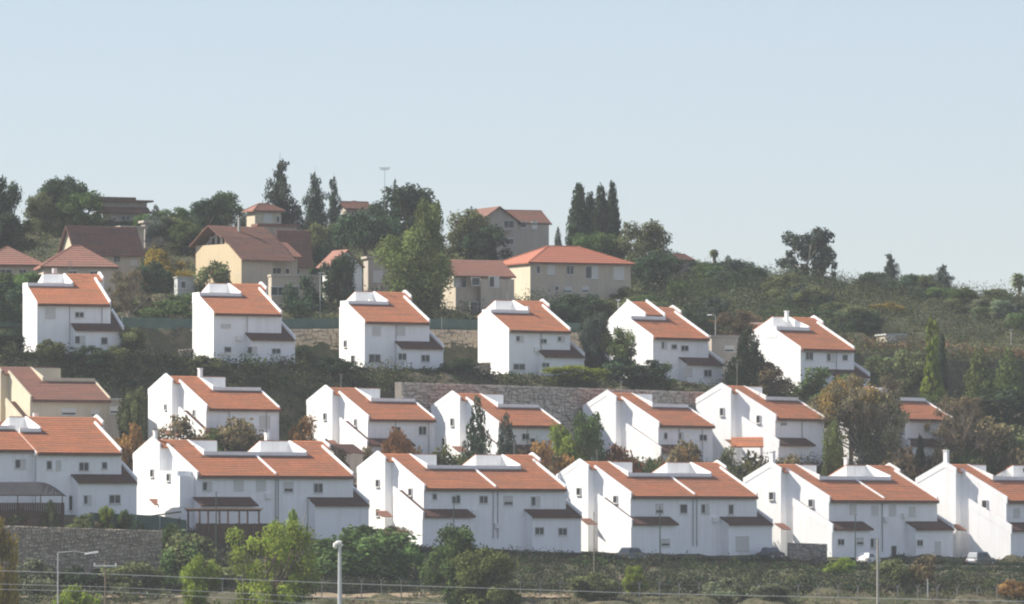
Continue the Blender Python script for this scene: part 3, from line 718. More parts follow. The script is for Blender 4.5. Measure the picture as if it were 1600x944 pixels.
MB().prism([(u.D + 0.9, u.H + 2.3), (u.D + 6.2, u.H + 2.3), (u.D + 5.6, u.H + 2.9), (u.D + 3.4, u.H + 3.9), (u.D + 1.0, u.H + 2.9)], 1.1, 1.19).build('pane', M['glass'], u.root)
r = MB(); zt_ = u.H + 3.0 + 3.5 * 0.53
roof_courses(r, -0.4, u.W + 3.6, -0.5, u.H - 0.26, u.D, u.H + 3.01); roof_courses(r, -0.8, u.W + 3.6, u.D, u.H + 3.02, u.D + 3.4, zt_)
roof_courses(r, -0.8, u.W + 3.6, u.D + 8.2, u.H + 2.0, u.D + 3.4, zt_); r.build('roof', M['tilebrown'], u.root)
MB().box(-0.4, u.W + 0.4, -0.6, -0.505, u.H - 0.38, u.H - 0.16).build('gutter', M['fascia'], u.root)
MB().box(u.W + 0.002, u.W + 5.2, 1.5, 8, -4, u.H + 0.4).build('wall', M['beige'], u.root)
r = MB(); roof_courses(r, u.W + 0.3, u.W + 5.7, 1.0, u.H + 0.42, 5.0, u.H + 2.6); r.build('roof', M['tile2'], u.root)
MB().box(u.W + 0.4, u.W + 5.7, 0.9, 0.995, u.H + 0.3, u.H + 0.5).build('gutter', M['fascia'], u.root)
u.chim = MB().box(3.4, 3.7, 6.0, 6.3, u.H + 3, u.H + 6.2).build('chimney', M['pipe'], u.root)
u.win(429, 421, 14, 9, 'pair', 1.5); u.win(446, 421, 5, 8, 'one', 1.5); u.swin(371, 419, 1.0, 1.3, 'shut'); u.swin(352, 420, 0.9, 1.2, 'half')
r = MB(); roof_courses(r, -3.0, -0.3, 2.6, u.H - 3.3, 5.0, u.H - 1.2); r.build('porch_roof', M['tilebrown'], u.root)
for q in (2.9, 4.7): MB().box(-2.9, -2.72, q, q + 0.18, -4, u.H - 3.2 + (q - 2.9) * .9).build('porch_post', M['mustard'], u.root)

u = Hill('hill_house', 'grey house with dark roof edges directly behind the mustard house', 440, 400, 440, 925, 20, 42, 8, 'greyrender')
u.walls(); u.gable(3.6, m='tilebrown'); MB().box(-2.5, u.W - 1.0, 2.6, 5.0, u.H - 1, u.H + 4.4).build('wall', M['greyrender'], u.root)
MB().box(-3.0, u.W - 0.6, 2.3, 5.3, u.H + 4.41, u.H + 4.8).build('roof', M['tilebrown'], u.root); u.win(462, 424, 10, 8)
u = Hill('garage_block', 'low beige garage with two dark vehicles-sized openings beside the mustard house', 424, 432, 474, 893, 15, 76, 6, 'beige', 'garage')
u.root['label'] = 'low beige flat-roofed garage block right of the mustard house'
u.walls(); MB().box(-0.1, u.W + 0.15, -0.15, u.D + 0.1, u.H + 0.01, u.H + 0.3).build('roof', M['beige'], u.root); u.win(434, 455, 20, 12); u.win(460, 455, 12, 14, 'one')
u = Hill('hill_house', 'small cream house with brown roof on the skyline below the tall conifer', 398, 331, 360, 975, 30, 40, 14, 'cream')
u.walls(); u.hip(1.3, m='tile2'); u.win(418, 341, 12, 12, 'shut'); u.win(433, 342, 4, 9, 'one')
u = Hill('hill_house', 'small white house with a steep orange roof end, right of the garage block', 520, 413, 445, 905, 28, 45, 17, 'white')
u.walls(); u.gable_y(2.0, 0, 4.4, 0, 4.0, None, 'tile2'); u.win(540, 424, 12, 12, 'shut')
u = Hill('hill_house', 'grey-beige house wall glimpsed between the pine trunk and the tall yellow-green tree', 575, 404, 455, 912, 15, 50, 8, 'greyrender')
u.walls(); MB().box(-0.3, u.W + 0.3, -0.3, u.D + 0.3, u.H + 0.01, u.H + 0.35).build('roof', M['greyrender'], u.root); u.win(590, 432, 14, 16, 'shut')
u = Hill('hill_house', 'brown roof tip showing on the skyline left of the big dark pine', 540, 323, 345, 985, 25, 34, 8, 'greyrender')
u.walls(); u.gable(0.7, m='tilebrown'); MB().box(2, 2.7, 2, 2.6, u.H, u.H + 1.1).build('chimney', M['greyrender'], u.root)
# beige pair in the middle
u = Hill('hill_house', 'tall beige house with a stepped pale orange roof, right of the yellow-green tree', 712, 431, 515, 890, 25, 87, 10, 'beige')
u.D = 8; u.walls()
b = MB(); roof_courses(b, -0.4, u.W + 0.4, -0.7, u.H - 0.1, 4.2, u.H + 2.4); roof_courses(b, -0.4, u.W + 0.4, 8.5, u.H, 4.2, u.H + 2.4); b.build('roof', M['tile2'], u.root)
MB().box(-0.4, u.W + 0.4, -0.82, -0.71, u.H - 0.22, u.H - 0.02).build('gutter', M['fascia'], u.root)
MB().box(3.4, u.W - 0.1, -1.2, -0.003, -4, u.H - 0.4).build('wall', M['beige'], u.root)
u.win(743, 440, 12, 11, 'one', -1.2); u.win(772, 440, 15, 15, 'half', -1.2); u.win(740, 482, 11, 20, 'one', -1.2); u.win(724, 440, 7, 18, 'one'); u.win(713, 440, 8, 14, 'shut'); u.win(742, 508, 10, 8, 'low', -1.2)
u = Hill('hill_house', 'long cream and grey house with a bright red hip roof, widest on the hill', 829, 412, 470, 905, 24, 158, 56, 'beige')
u.walls(); u.hip(2.9, m='tilered', inset=0.9)
MB().box(-0.1, -0.003, -0.1, u.D, -4, u.H - 0.02).build('side_wall', M['cream'], u.root)
u.win(841, 421, 5, 12, 'one'); u.win(861, 421, 11, 13, 'shut'); u.win(891, 421, 11, 13, 'pair'); u.win(925, 424, 19, 18, 'half'); u.win(968, 425, 16, 18, 'shut')
u.win(870, 450, 5, 6, 'one'); u.win(888, 452, 11, 8, 'low'); u.win(915, 451, 10, 8, 'low'); u.swin(816, 452, 0.9, 1.8, 'half')
u = Hill('hill_house', 'grey house on the skyline with a brown cross-gabled roof', 747, 346, 392, 960, 22, 111, 3, 'greyrender')
u.D = 8
u.walls(); u.gable_y(2.2, 0, 6.4, -0.6, 8.0, None, 'tilebrown'); MB().box(0, 6.4, -0.6, -0.003, -4, u.H - 0.2).build('wall', M['greyrender'], u.root)
u.gable(1.9, 6.0, u.W - 0.01, 0.5, 7.9, None, 'tilebrown', 0.5, 0.5); u.win(795, 350, 15, 11, 'pair', -0.6); u.win(817, 350, 9, 8, 'one'); u.win(835, 350, 8, 10, 'shut'); u.win(797, 377, 10, 8, 'one', -0.6)
b = MB(); b.box(2.9, 5.1, -1.3, -0.603, u.z(361), u.z(359)); b.build('balcony', M['concrete'], u.root)
u = Hill('hill_house', 'tiny brown roof peeping over the wooded ridge right of the round tree', 1046, 408, 425, 970, 20, 34, 5, 'greyrender')
u.walls(); u.hip(1.1, m='tile2')
u = Hill('hill_house', 'small pale blue-grey cube house among shrubs right of the upper row', 1386, 524, 565, 880, 15, 30, 5, 'greyrender')
u.walls(0, None, 0, 5); MB().box(-0.2, u.W + 0.2, -0.2, 5.2, u.H + 0.01, u.H + 0.25).build('roof', M['shed'], u.root); u.win(1393, 530, 12, 9, 'shut'); u.win(1402, 552, 12, 10, 'low')
u = Hill('hill_house', 'low white building behind the yellow-green poplar', 1462, 545, 575, 878, 15, 36, 5, 'white')
u.walls(0, None, 0, 4); MB().box(-0.2, u.W + 0.2, -0.2, 4.2, u.H + 0.01, u.H + 0.2).build('roof', M['shed'], u.root); u.win(1475, 554, 8, 8)
u = Hill('hill_house', 'long low building at the right edge of the ridge', 1560, 468, 480, 985, 10, 60, 4, 'white')
u.walls(0, None, 0, 5); MB().box(-0.6, u.W + 0.4, -0.6, 5.2, u.H + 0.01, u.H + 0.3).build('roof', M['fascia'], u.root)
u = Hill('garage_block', 'grey flat-roofed outbuilding attached at the right of the fifth upper house', 1112, 527, 585, 866, 12, 42, 6, 'greyrender', 'garage')
u.walls(0, None, 0, 4); MB().box(-0.2, u.W + 0.2, -0.2, 4.2, u.H + 0.01, u.H + 0.3).build('roof', M['concrete'], u.root); u.win(1140, 545, 14, 8, 'low')
u = Hill('garage_block', 'low building with pale flat roof left of the rightmost upper house', 1175, 507, 560, 868, 12, 50, 6, 'beige', 'garage')
u.walls(0, None, 0, 4); MB().box(-0.3, u.W + 0.3, -0.3, 4.2, u.H + 0.01, u.H + 0.3).build('roof', M['cope'], u.root); u.win(1190, 517, 10, 8, 'low')
u = Hill('garden_shed', 'pale grey-green garden shed above the second upper house', 277, 434, 452, 895, 15, 27, 4, 'shed', 'shed')
u.walls(0, None, 0, 2.2); MB().box(-0.15, u.W + 0.15, -0.15, 2.3, u.H + 0.01, u.H + 0.15).build('roof', M['shed'], u.root); u.win(286, 445, 7, 10, 'one')
u = Hill('garage_block', 'grey low outbuilding right of the cream house in the middle row', 168, 625, 690, 822, 15, 30, 5, 'greyrender', 'garage')
u.walls(0, None, 0, 4); MB().box(-0.3, u.W + 0.3, -0.5, 4.2, u.H + 0.01, u.H + 0.2).build('roof', M['shed'], u.root); u.win(180, 641, 16, 8, 'low')

# ------------------------------------------------------------------ walls of stone
def stone_wall(name, label, pts, zb, zt_, th, core, stonem, sw, sh, seed, cat='wall', coping=None):
    """pts: (x, Y) along the top; zb, zt_ functions of index; courses of separate stones joined in one part"""
    rr = random.Random(seed)
    p0 = Vector((pts[0][0], pts[0][1], 0)); root = empty(name, (p0.x, p0.y, zb[0])); tag(root, label, cat)
    ox, oy, oz = root.location
    core_b = MB(); st = MB()
    for i in range(len(pts) - 1):
        a, b_ = Vector((*pts[i], 0)), Vector((*pts[i + 1], 0)); d = (b_ - a); L = d.length; d.normalize(); n = Vector((d.y, -d.x, 0))
        if n.y > 0: n = -n
        def q(s, off, z): 
            p = a + d * s + n * off; return (p.x - ox, p.y - oy, z - oz)
        core_b.hexa([q(0, 0, zb[i] - 2), q(L, 0, zb[i + 1] - 2), q(L, -th, zb[i + 1] - 2), q(0, -th, zb[i] - 2)],
                    [q(0, 0, zt_[i]), q(L, 0, zt_[i + 1]), q(L, -th, zt_[i + 1]), q(0, -th, zt_[i])])
        nrow = int((max(zt_[i] - zb[i], zt_[i + 1] - zb[i + 1])) / sh)
        for r_ in range(nrow):
            s0 = -rr.random() * sw * 0.5 if i == 0 else 0
            s0 = max(s0, 0)
            while s0 < L - 0.05:
                w_ = sw * (0.55 + rr.random() * 0.9); s1 = min(L, s0 + w_)
                def zz(s, f): 
                    t = s / L; top = zt_[i] * (1 - t) + zt_[i + 1] * t; return top - (nrow - f) * sh
                jl = 0.015 + rr.random() * 0.035; pr = 0.03 + rr.random() ** 2 * 0.26
                wv = lambda s_, f_: 0.28 * sh * (math.sin(s_ * 1.7 + f_ * 2.3 + seed) + math.sin(s_ * 4.1 + f_ * 1.1)) * (f_ < nrow)
                za, zb_ = zz(s0, r_) + jl + wv(s0, r_), zz(s1, r_) + jl + wv(s1, r_); zc, zd = zz(s1, r_ + 1) - jl + wv(s1, r_ + 1), zz(s0, r_ + 1) - jl + wv(s0, r_ + 1)
                st.hexa([q(s0 + jl, -0.02, za), q(s1 - jl, -0.02, zb_), q(s1 - jl, -0.02, zc), q(s0 + jl, -0.02, zd)],
                        [q(s0 + jl * 2.5, pr, za + jl * 1.5), q(s1 - jl * 2.5, pr, zb_ + jl), q(s1 - jl * 2, pr * .9, zc - jl * 1.5), q(s0 + jl * 2, pr, zd - jl)])
                s0 = s1
        if coping: 
            core_b.hexa([q(0, .18, zt_[i] + 0.002), q(L, .18, zt_[i + 1] + 0.002), q(L, -th, zt_[i + 1] + 0.002), q(0, -th, zt_[i] + 0.002)],
                        [q(0, .18, zt_[i] + .2), q(L, .18, zt_[i + 1] + .2), q(L, -th, zt_[i + 1] + .2), q(0, -th, zt_[i] + .2)])
    core_b.build('wall_core', core, root)
    o = st.build('stones', stonem, root); o['kind'] = 'stuff'
    return root
def wall_px(name, label, pl, Y, top, bottom, **kw):
    Y = [YW(p, y) for p, y in zip(pl, Y)]
    pts = [(xat(p, y), y) for p, y in zip(pl, Y)]
    return stone_wall(name, label, pts, [zat(b_, y) for b_, y in zip(bottom, Y)], [zat(t, y) for t, y in zip(top, Y)], **kw)
wall_px('stone_wall', 'rough grey fieldstone retaining wall at the lower left under the dark canopy', [-160, 40, 254], [757, 757, 758], [818, 822, 829], [945, 945, 935],
        th=1.6, core=M['mortar'], stonem=M['stone'], sw=0.5, sh=0.3, seed=3)
wall_px('retaining_wall', 'long grey stone retaining wall behind the middle row, below the upper row', [628, 850, 1120], [827, 827, 827], [597, 604, 613], [700, 705, 705],
        th=1.5, core=M['mortar'], stonem=M['stone2'], sw=0.8, sh=0.42, seed=4)
wall_px('retaining_wall', 'tan retaining wall behind the upper row with green netting fence on top', [-160, 330, 600, 760, 960], [869, 869, 869, 869, 869], [508, 515, 513, 516, 521], [560, 572, 578, 590, 600],
        th=1.5, core=M['mortar'], stonem=M['tanstone'], sw=1.0, sh=0.5, seed=5)
wall_px('garden_wall', 'short tan garden wall left of the fourth upper house', [733, 766], [841, 843], [568, 566], [590, 590], th=0.3, core=M['mortar'], stonem=M['tanstone'], sw=0.7, sh=0.35, seed=6)
wall_px('garden_wall', 'short orange-tan garden wall left of the second upper house', [281, 302], [841, 842], [546, 545], [572, 572], th=0.3, core=M['mortar'], stonem=M['tanstone'], sw=0.7, sh=0.35, seed=7)
wall_px('garden_wall', 'low dark stone edging wall below the right-hand houses of the front row', [1290, 1620], [766, 765], [881, 885], [905, 908], th=0.5, core=M['mortar'], stonem=M['stone'], sw=0.5, sh=0.25, seed=8)
wall_px('garden_wall', 'grey boundary wall at the foot of the fifth front house side wall', [1232, 1292], [769, 767], [848, 850], [880, 880], th=0.3, core=M['mortar'], stonem=M['stone2'], sw=0.45, sh=0.22, seed=9)

# ------------------------------------------------------------------ foliage
M['leaf_dark'] = leafmat('dark_needles', (0.044, 0.070, 0.038), 0.18)
M['leaf_conifer'] = leafmat('grey_green_needles', (0.072, 0.098, 0.072), 0.15)
M['leaf_green'] = leafmat('green_leaves', (0.085, 0.13, 0.045), 0.3)
M['leaf_lime'] = leafmat('yellow_green_leaves', (0.20, 0.26, 0.045), 0.45)
M['leaf_olive'] = leafmat('olive_leaves', (0.135, 0.155, 0.07), 0.3)
M['leaf_amber'] = leafmat('amber_leaves', (0.25, 0.195, 0.06), 0.35)
M['leaf_twig'] = leafmat('grey_brown_leaves', (0.22, 0.20, 0.115), 0.3)
M['leaf_lolive'] = leafmat('light_olive_leaves', (0.13, 0.165, 0.055), 0.3)
M['leaf_silver'] = leafmat('silver_leaves', (0.16, 0.19, 0.115), 0.25)
M['leaf_orange'] = leafmat('orange_leaves', (0.25, 0.14, 0.055), 0.35)
M['leaf_yellow'] = leafmat('yellow_leaves', (0.27, 0.21, 0.04), 0.35)
M['leaf_brown'] = leafmat('brown_leaves', (0.16, 0.128, 0.075), 0.25)
M['leaf_mix'] = leafmat('mixed_leaves', (1.0, 1.0, 1.0), 0.2)

def leaves(centres, radii, n, size, squash=1.0, shell=0.55, tvar=0.25, cvar=0.3, droop=0.0, r=None, base=None, size_var=0.5):
    """leaf quads spread in the outer part of ellipsoid clumps; returns verts, quads, tint"""
    r = r or rng
    centres = np.asarray(centres, float); radii = np.asarray(radii, float)
    if radii.ndim == 1: radii = np.stack([radii, radii, radii * squash], 1)
    nc = len(centres)
    if np.isscalar(n):
        vol = radii[:, 0] * radii[:, 1]; cnt = np.maximum(3, (n * vol / vol.sum()).astype(int))
    else: cnt = np.asarray(n)
    idx = np.repeat(np.arange(nc), cnt); N = len(idx)
    d = r.normal(size=(N, 3)); d /= np.linalg.norm(d, axis=1)[:, None]
    rad = shell + (1.08 - shell) * r.random(N) ** 0.7
    rad *= 1 + (0.12 if base is None else 0.04) * r.normal(size=N)
    c = centres[idx] + d * radii[idx] * rad[:, None]
    nrm = d * 0.8 + r.normal(size=(N, 3)) * 0.7; nrm[:, 2] += 0.35
    nrm /= np.linalg.norm(nrm, axis=1)[:, None]
    a = np.cross(nrm, r.normal(size=(N, 3))); a /= np.linalg.norm(a, axis=1)[:, None]
    b = np.cross(nrm, a)
    if droop: a[:, 2] -= droop; 
    s = size * (1 - size_var / 2 + size_var * r.random(N))
    vs = np.stack([c - a * s[:, None], c - b * s[:, None] * 0.55, c + a * s[:, None], c + b * s[:, None] * 0.55], 1).reshape(-1, 3)
    q = np.arange(N * 4).reshape(-1, 4)
    ct = 1 + cvar * r.normal(size=nc)
    t = np.clip(ct[idx] + tvar * r.normal(size=N), 0.35, 2.0)
    tint = np.stack([t * (1 + 0.08 * r.normal(size=N)), t, t * (1 + 0.08 * r.normal(size=N))], 1)
    if base is not None: tint = tint * np.asarray(base)[idx]
    return vs, q, tint

def limb_mesh(mb, p0, p1, r0, r1, rr, wig=0.12, n=5, seg=3):
    p0, p1 = Vector(p0), Vector(p1); L = (p1 - p0).length
    pts = [p0 + (p1 - p0) * (i / seg) + Vector((rr.uniform(-1, 1), rr.uniform(-1, 1), rr.uniform(-.5, .5))) * L * wig * (0 if i in (0, seg) else 1) for i in range(seg + 1)]
    mb.tube(pts, [r0 + (r1 - r0) * i / seg for i in range(seg + 1)], n)

PROTO = {}
def proto(kind, var):
    """(trunk mesh builder, crown arrays) for a tree of unit height 1 and unit crown width 1, later scaled"""
    if (kind, var) in PROTO: return PROTO[(kind, var)]
    rr = random.Random(hash_(kind) * 10 + var); r = np.random.default_rng(hash_(kind) * 10 + var)
    tk = MB(); C = []; Rd = []; n = 5200; size = 0.022; shell = 0.4; cv = 0.28; dr = 0
    if kind in ('round', 'big', 'sparse', 'airy'):
        nn = {'round': 34, 'big': 46, 'sparse': 26, 'airy': 60}[kind]
        for i in range(nn):
            th = rr.uniform(0, 2 * math.pi); u_ = rr.random() ** 0.5; zc_ = rr.uniform(0.12, 0.88)
            w_ = 0.46 * math.sqrt(max(0.08, 1 - ((zc_ - 0.50) / 0.52) ** 2)) * (0.78 + 0.25 * rr.random())
            C.append((math.cos(th) * u_ * w_, math.sin(th) * u_ * w_, zc_)); Rd.append(rr.uniform(0.10, 0.19) if kind != 'sparse' else rr.uniform(0.07, 0.13))
        limb_mesh(tk, (0, 0, -0.05), (0.02, 0, 0.42), 0.035, 0.024, rr, 0.05, 7)
        for c in C[::3]: limb_mesh(tk, (0.02, 0, rr.uniform(0.25, 0.42)), c, 0.016, 0.005, rr)
        n = 8500 if kind != 'sparse' else 5200; size = 0.026
        if kind == 'big': n = 15000; size = 0.0185
        if kind == 'airy': n = 9500; size = 0.0165; Rd = [a * 0.62 for a in Rd]; cv = 0.35
    elif kind == 'bush':
        for i in range(22):
            th = rr.uniform(0, 2 * math.pi); u_ = rr.random() ** 0.5; zc_ = rr.uniform(0.12, 0.80)
            w_ = 0.5 * math.sqrt(max(0.05, 1 - (zc_ / 0.98) ** 2))
            C.append((math.cos(th) * u_ * w_, math.sin(th) * u_ * w_, zc_)); Rd.append(rr.uniform(0.11, 0.2))
        for c in C[::3]: limb_mesh(tk, (c[0] * 0.2, c[1] * 0.2, -0.05), c, 0.014, 0.005, rr)
        n = 4200; size = 0.036
    elif kind == 'umbrella':
        for i in range(56):
            th = rr.uniform(0, 2 * math.pi); u_ = rr.random() ** 0.5 * 0.42
            zc_ = 0.42 + 0.42 * math.sqrt(max(0, 1 - (u_ / 0.5) ** 2)) * rr.uniform(0.35, 1)
            C.append((math.cos(th) * u_, math.sin(th) * u_, zc_)); Rd.append(rr.uniform(0.10, 0.15))
        limb_mesh(tk, (0, 0, -0.05), (0.03, 0, 0.5), 0.035, 0.025, rr, 0.04, 7)
        for c in C[::3]: limb_mesh(tk, (0.03, 0, 0.42), c, 0.015, 0.005, rr)
        n = 9500; size = 0.024
    elif kind == 'conifer':
        for i in range(90):
            z_ = 0.08 + 0.9 * (i / 90) ; w_ = 0.5 * (1 - z_) ** 0.68 * rr.uniform(0.6, 1.08) + 0.012
            th = i * 2.4 + rr.uniform(-.4, .4)
            for q in (0.95, 0.55):
                C.append((math.cos(th) * w_ * q, math.sin(th) * w_ * q, z_ - 0.03 * q)); Rd.append((0.13 * (1 - z_) + 0.02))
            limb_mesh(tk, (0, 0, z_), (math.cos(th) * w_, math.sin(th) * w_, z_ - 0.03), 0.006, 0.002, rr, 0.05, 4, 2)
        tk.tube([(0, 0, -0.05), (0, 0, 0.5), (0, 0, 1.0)], [0.022, 0.012, 0.003], 6)
        n = 8000; size = 0.024; shell = 0.2; cv = 0.2
    elif kind == 'ragged':      # open conifer with upswept arms
        for i in range(46):
            z_ = 0.10 + 0.80 * (i / 46); w_ = 0.5 * (1 - z_) ** 0.6 * rr.uniform(0.35, 1.2) + 0.01; th = rr.uniform(0, 6.28)
            for q in (1.0, 0.7, 0.4):
                C.append((math.cos(th) * w_ * q, math.sin(th) * w_ * q, z_ + 0.07 * q * (1 - z_))); Rd.append(0.15 * (1 - z_) * (1.2 - .4 * q) + 0.03)
            limb_mesh(tk, (0, 0, z_ - 0.02), (math.cos(th) * w_, math.sin(th) * w_, z_ + 0.06 * (1 - z_)), 0.007, 0.002, rr, 0.05, 4, 2)
        tk.tube([(0, 0, -0.05), (0, 0, 0.5), (0, 0, 1.0)], [0.022, 0.012, 0.003], 6)
        n = 7500; size = 0.024; shell = 0.1; cv = 0.2
    elif kind == 'cypress':
        for i in range(60):
            z_ = 0.04 + 0.94 * i / 60; w_ = 0.27 * math.sin(min(1, z_ / 0.25) * math.pi / 2) * (1 - max(0, z_ - 0.45) / 0.58) ** 0.7
            th = i * 2.4
            C.append((math.cos(th) * w_, math.sin(th) * w_, z_)); Rd.append(0.24 * (1 - z_ * 0.72) + 0.01)
        Rd = np.array([(a, a, a * 0.25 + 0.03) for a in Rd])
        tk.tube([(0, 0, -0.05), (0, 0, 0.9)], [0.05, 0.01], 6)
        n = 7000; size = 0.034; shell = 0.3; cv = 0.18
    elif kind == 'poplar':
        for i in range(50):
            z_ = 0.06 + 0.9 * i / 50; w_ = 0.34 * (0.7 + 0.3 * math.sin(z_ * 9)) * (1 - max(0, z_ - 0.6) / 0.45) ** 0.8; th = i * 2.4
            C.append((math.cos(th) * w_, math.sin(th) * w_, z_)); Rd.append(rr.uniform(0.10, 0.2) * (1 - z_ * 0.6))
        Rd = np.array([(a, a, a * 0.35 + 0.01) for a in Rd])
        tk.tube([(0, 0, -0.05), (0, 0, 0.9)], [0.05, 0.01], 6)
        n = 6500; size = 0.034; shell = 0.2
    elif kind == 'bare':
        ends = []
        limb_mesh(tk, (0, 0, -0.05), (0.0, 0, 0.3), 0.035, 0.028, rr, 0.03, 7)
        for i in range(13):
            th = i * 2.4 + rr.uniform(-.3, .3); l_ = rr.uniform(0.16, 0.46); zt2 = rr.uniform(0.42, 0.92)
            e = (math.cos(th) * l_, math.sin(th) * l_, zt2); limb_mesh(tk, (0, 0, rr.uniform(0.18, 0.32)), e, 0.012, 0.004, rr, 0.1)
            for j in range(9):
                e2 = (e[0] * rr.uniform(0.7, 1.2) + rr.uniform(-.12, .12), e[1] * rr.uniform(.7, 1.2) + rr.uniform(-.12, .12), min(0.99, e[2] + rr.uniform(-0.12, 0.18)))
                p_ = [e[k] * 0.75 for k in range(2)] + [e[2] * 0.8]
                limb_mesh(tk, p_, e2, 0.004, 0.002, rr, 0.1, 4, 2); ends.append(e2)
                for q in range(3):
                    e3 = (e2[0] + rr.uniform(-.08, .08), e2[1] + rr.uniform(-.08, .08), min(1, e2[2] + rr.uniform(-.04, .09)))
                    limb_mesh(tk, [p_[k] * .4 + e2[k] * .6 for k in range(3)], e3, 0.002, 0.001, rr, 0.1, 3, 1)
        C = ends; Rd = [0.07] * len(ends); n = 9500; size = 0.0135; shell = 0.1; cv = 0.3
    C = np.array(C); Rd = np.array(Rd, float)
    cr = leaves(C, Rd, n, size, 0.85, shell, 0.22, cv, dr, r)
    PROTO[(kind, var)] = (tk, cr)
    return PROTO[(kind, var)]
def hash_(s_): return sum(ord(c) * (i + 3) for i, c in enumerate(s_))

MESHES = {}
def plant_meshes(kind, var, leaf, bark):
    k = (kind, var, leaf, bark)
    if k not in MESHES:
        tk, (vs, q, t) = proto(kind, var)
        MESHES[k] = (tk.mesh('trunk', M[bark]), fast_mesh('crown', vs, q, M[leaf], t))
    return MESHES[k]
NV = [0]
def plant(name, label, cat, kind, px, ytop, wpx, Y, leaf='leaf_green', bark='bark', group=None, base_py=None, rz=None, lean=0.0):
    Y = YW(px, Y); x = xat(px, Y); zb = gz(x, Y) if base_py is None else zat(base_py, Y)
    h = zat(ytop, Y) - zb; w = wpx * Y / F * (1.22 if kind == 'bush' else 1.08)
    h = max(h, 0.6)
    NV[0] += 1
    tm, cm = plant_meshes(kind, NV[0] % 3, leaf, bark)
    root = empty(name, (x, Y, zb)); tag(root, label, cat, group)
    root.rotation_euler = (0, lean, rz if rz is not None else (NV[0] * 1.7) % 6.28); root.scale = (w * 1.0, w * 1.0, h)
    if kind in ('bush',):
        link(bpy.data.objects.new('stems', tm), root); link(bpy.data.objects.new('foliage', cm), root)
    else:
        link(bpy.data.objects.new('trunk', tm), root); link(bpy.data.objects.new('crown', cm), root)
    return root

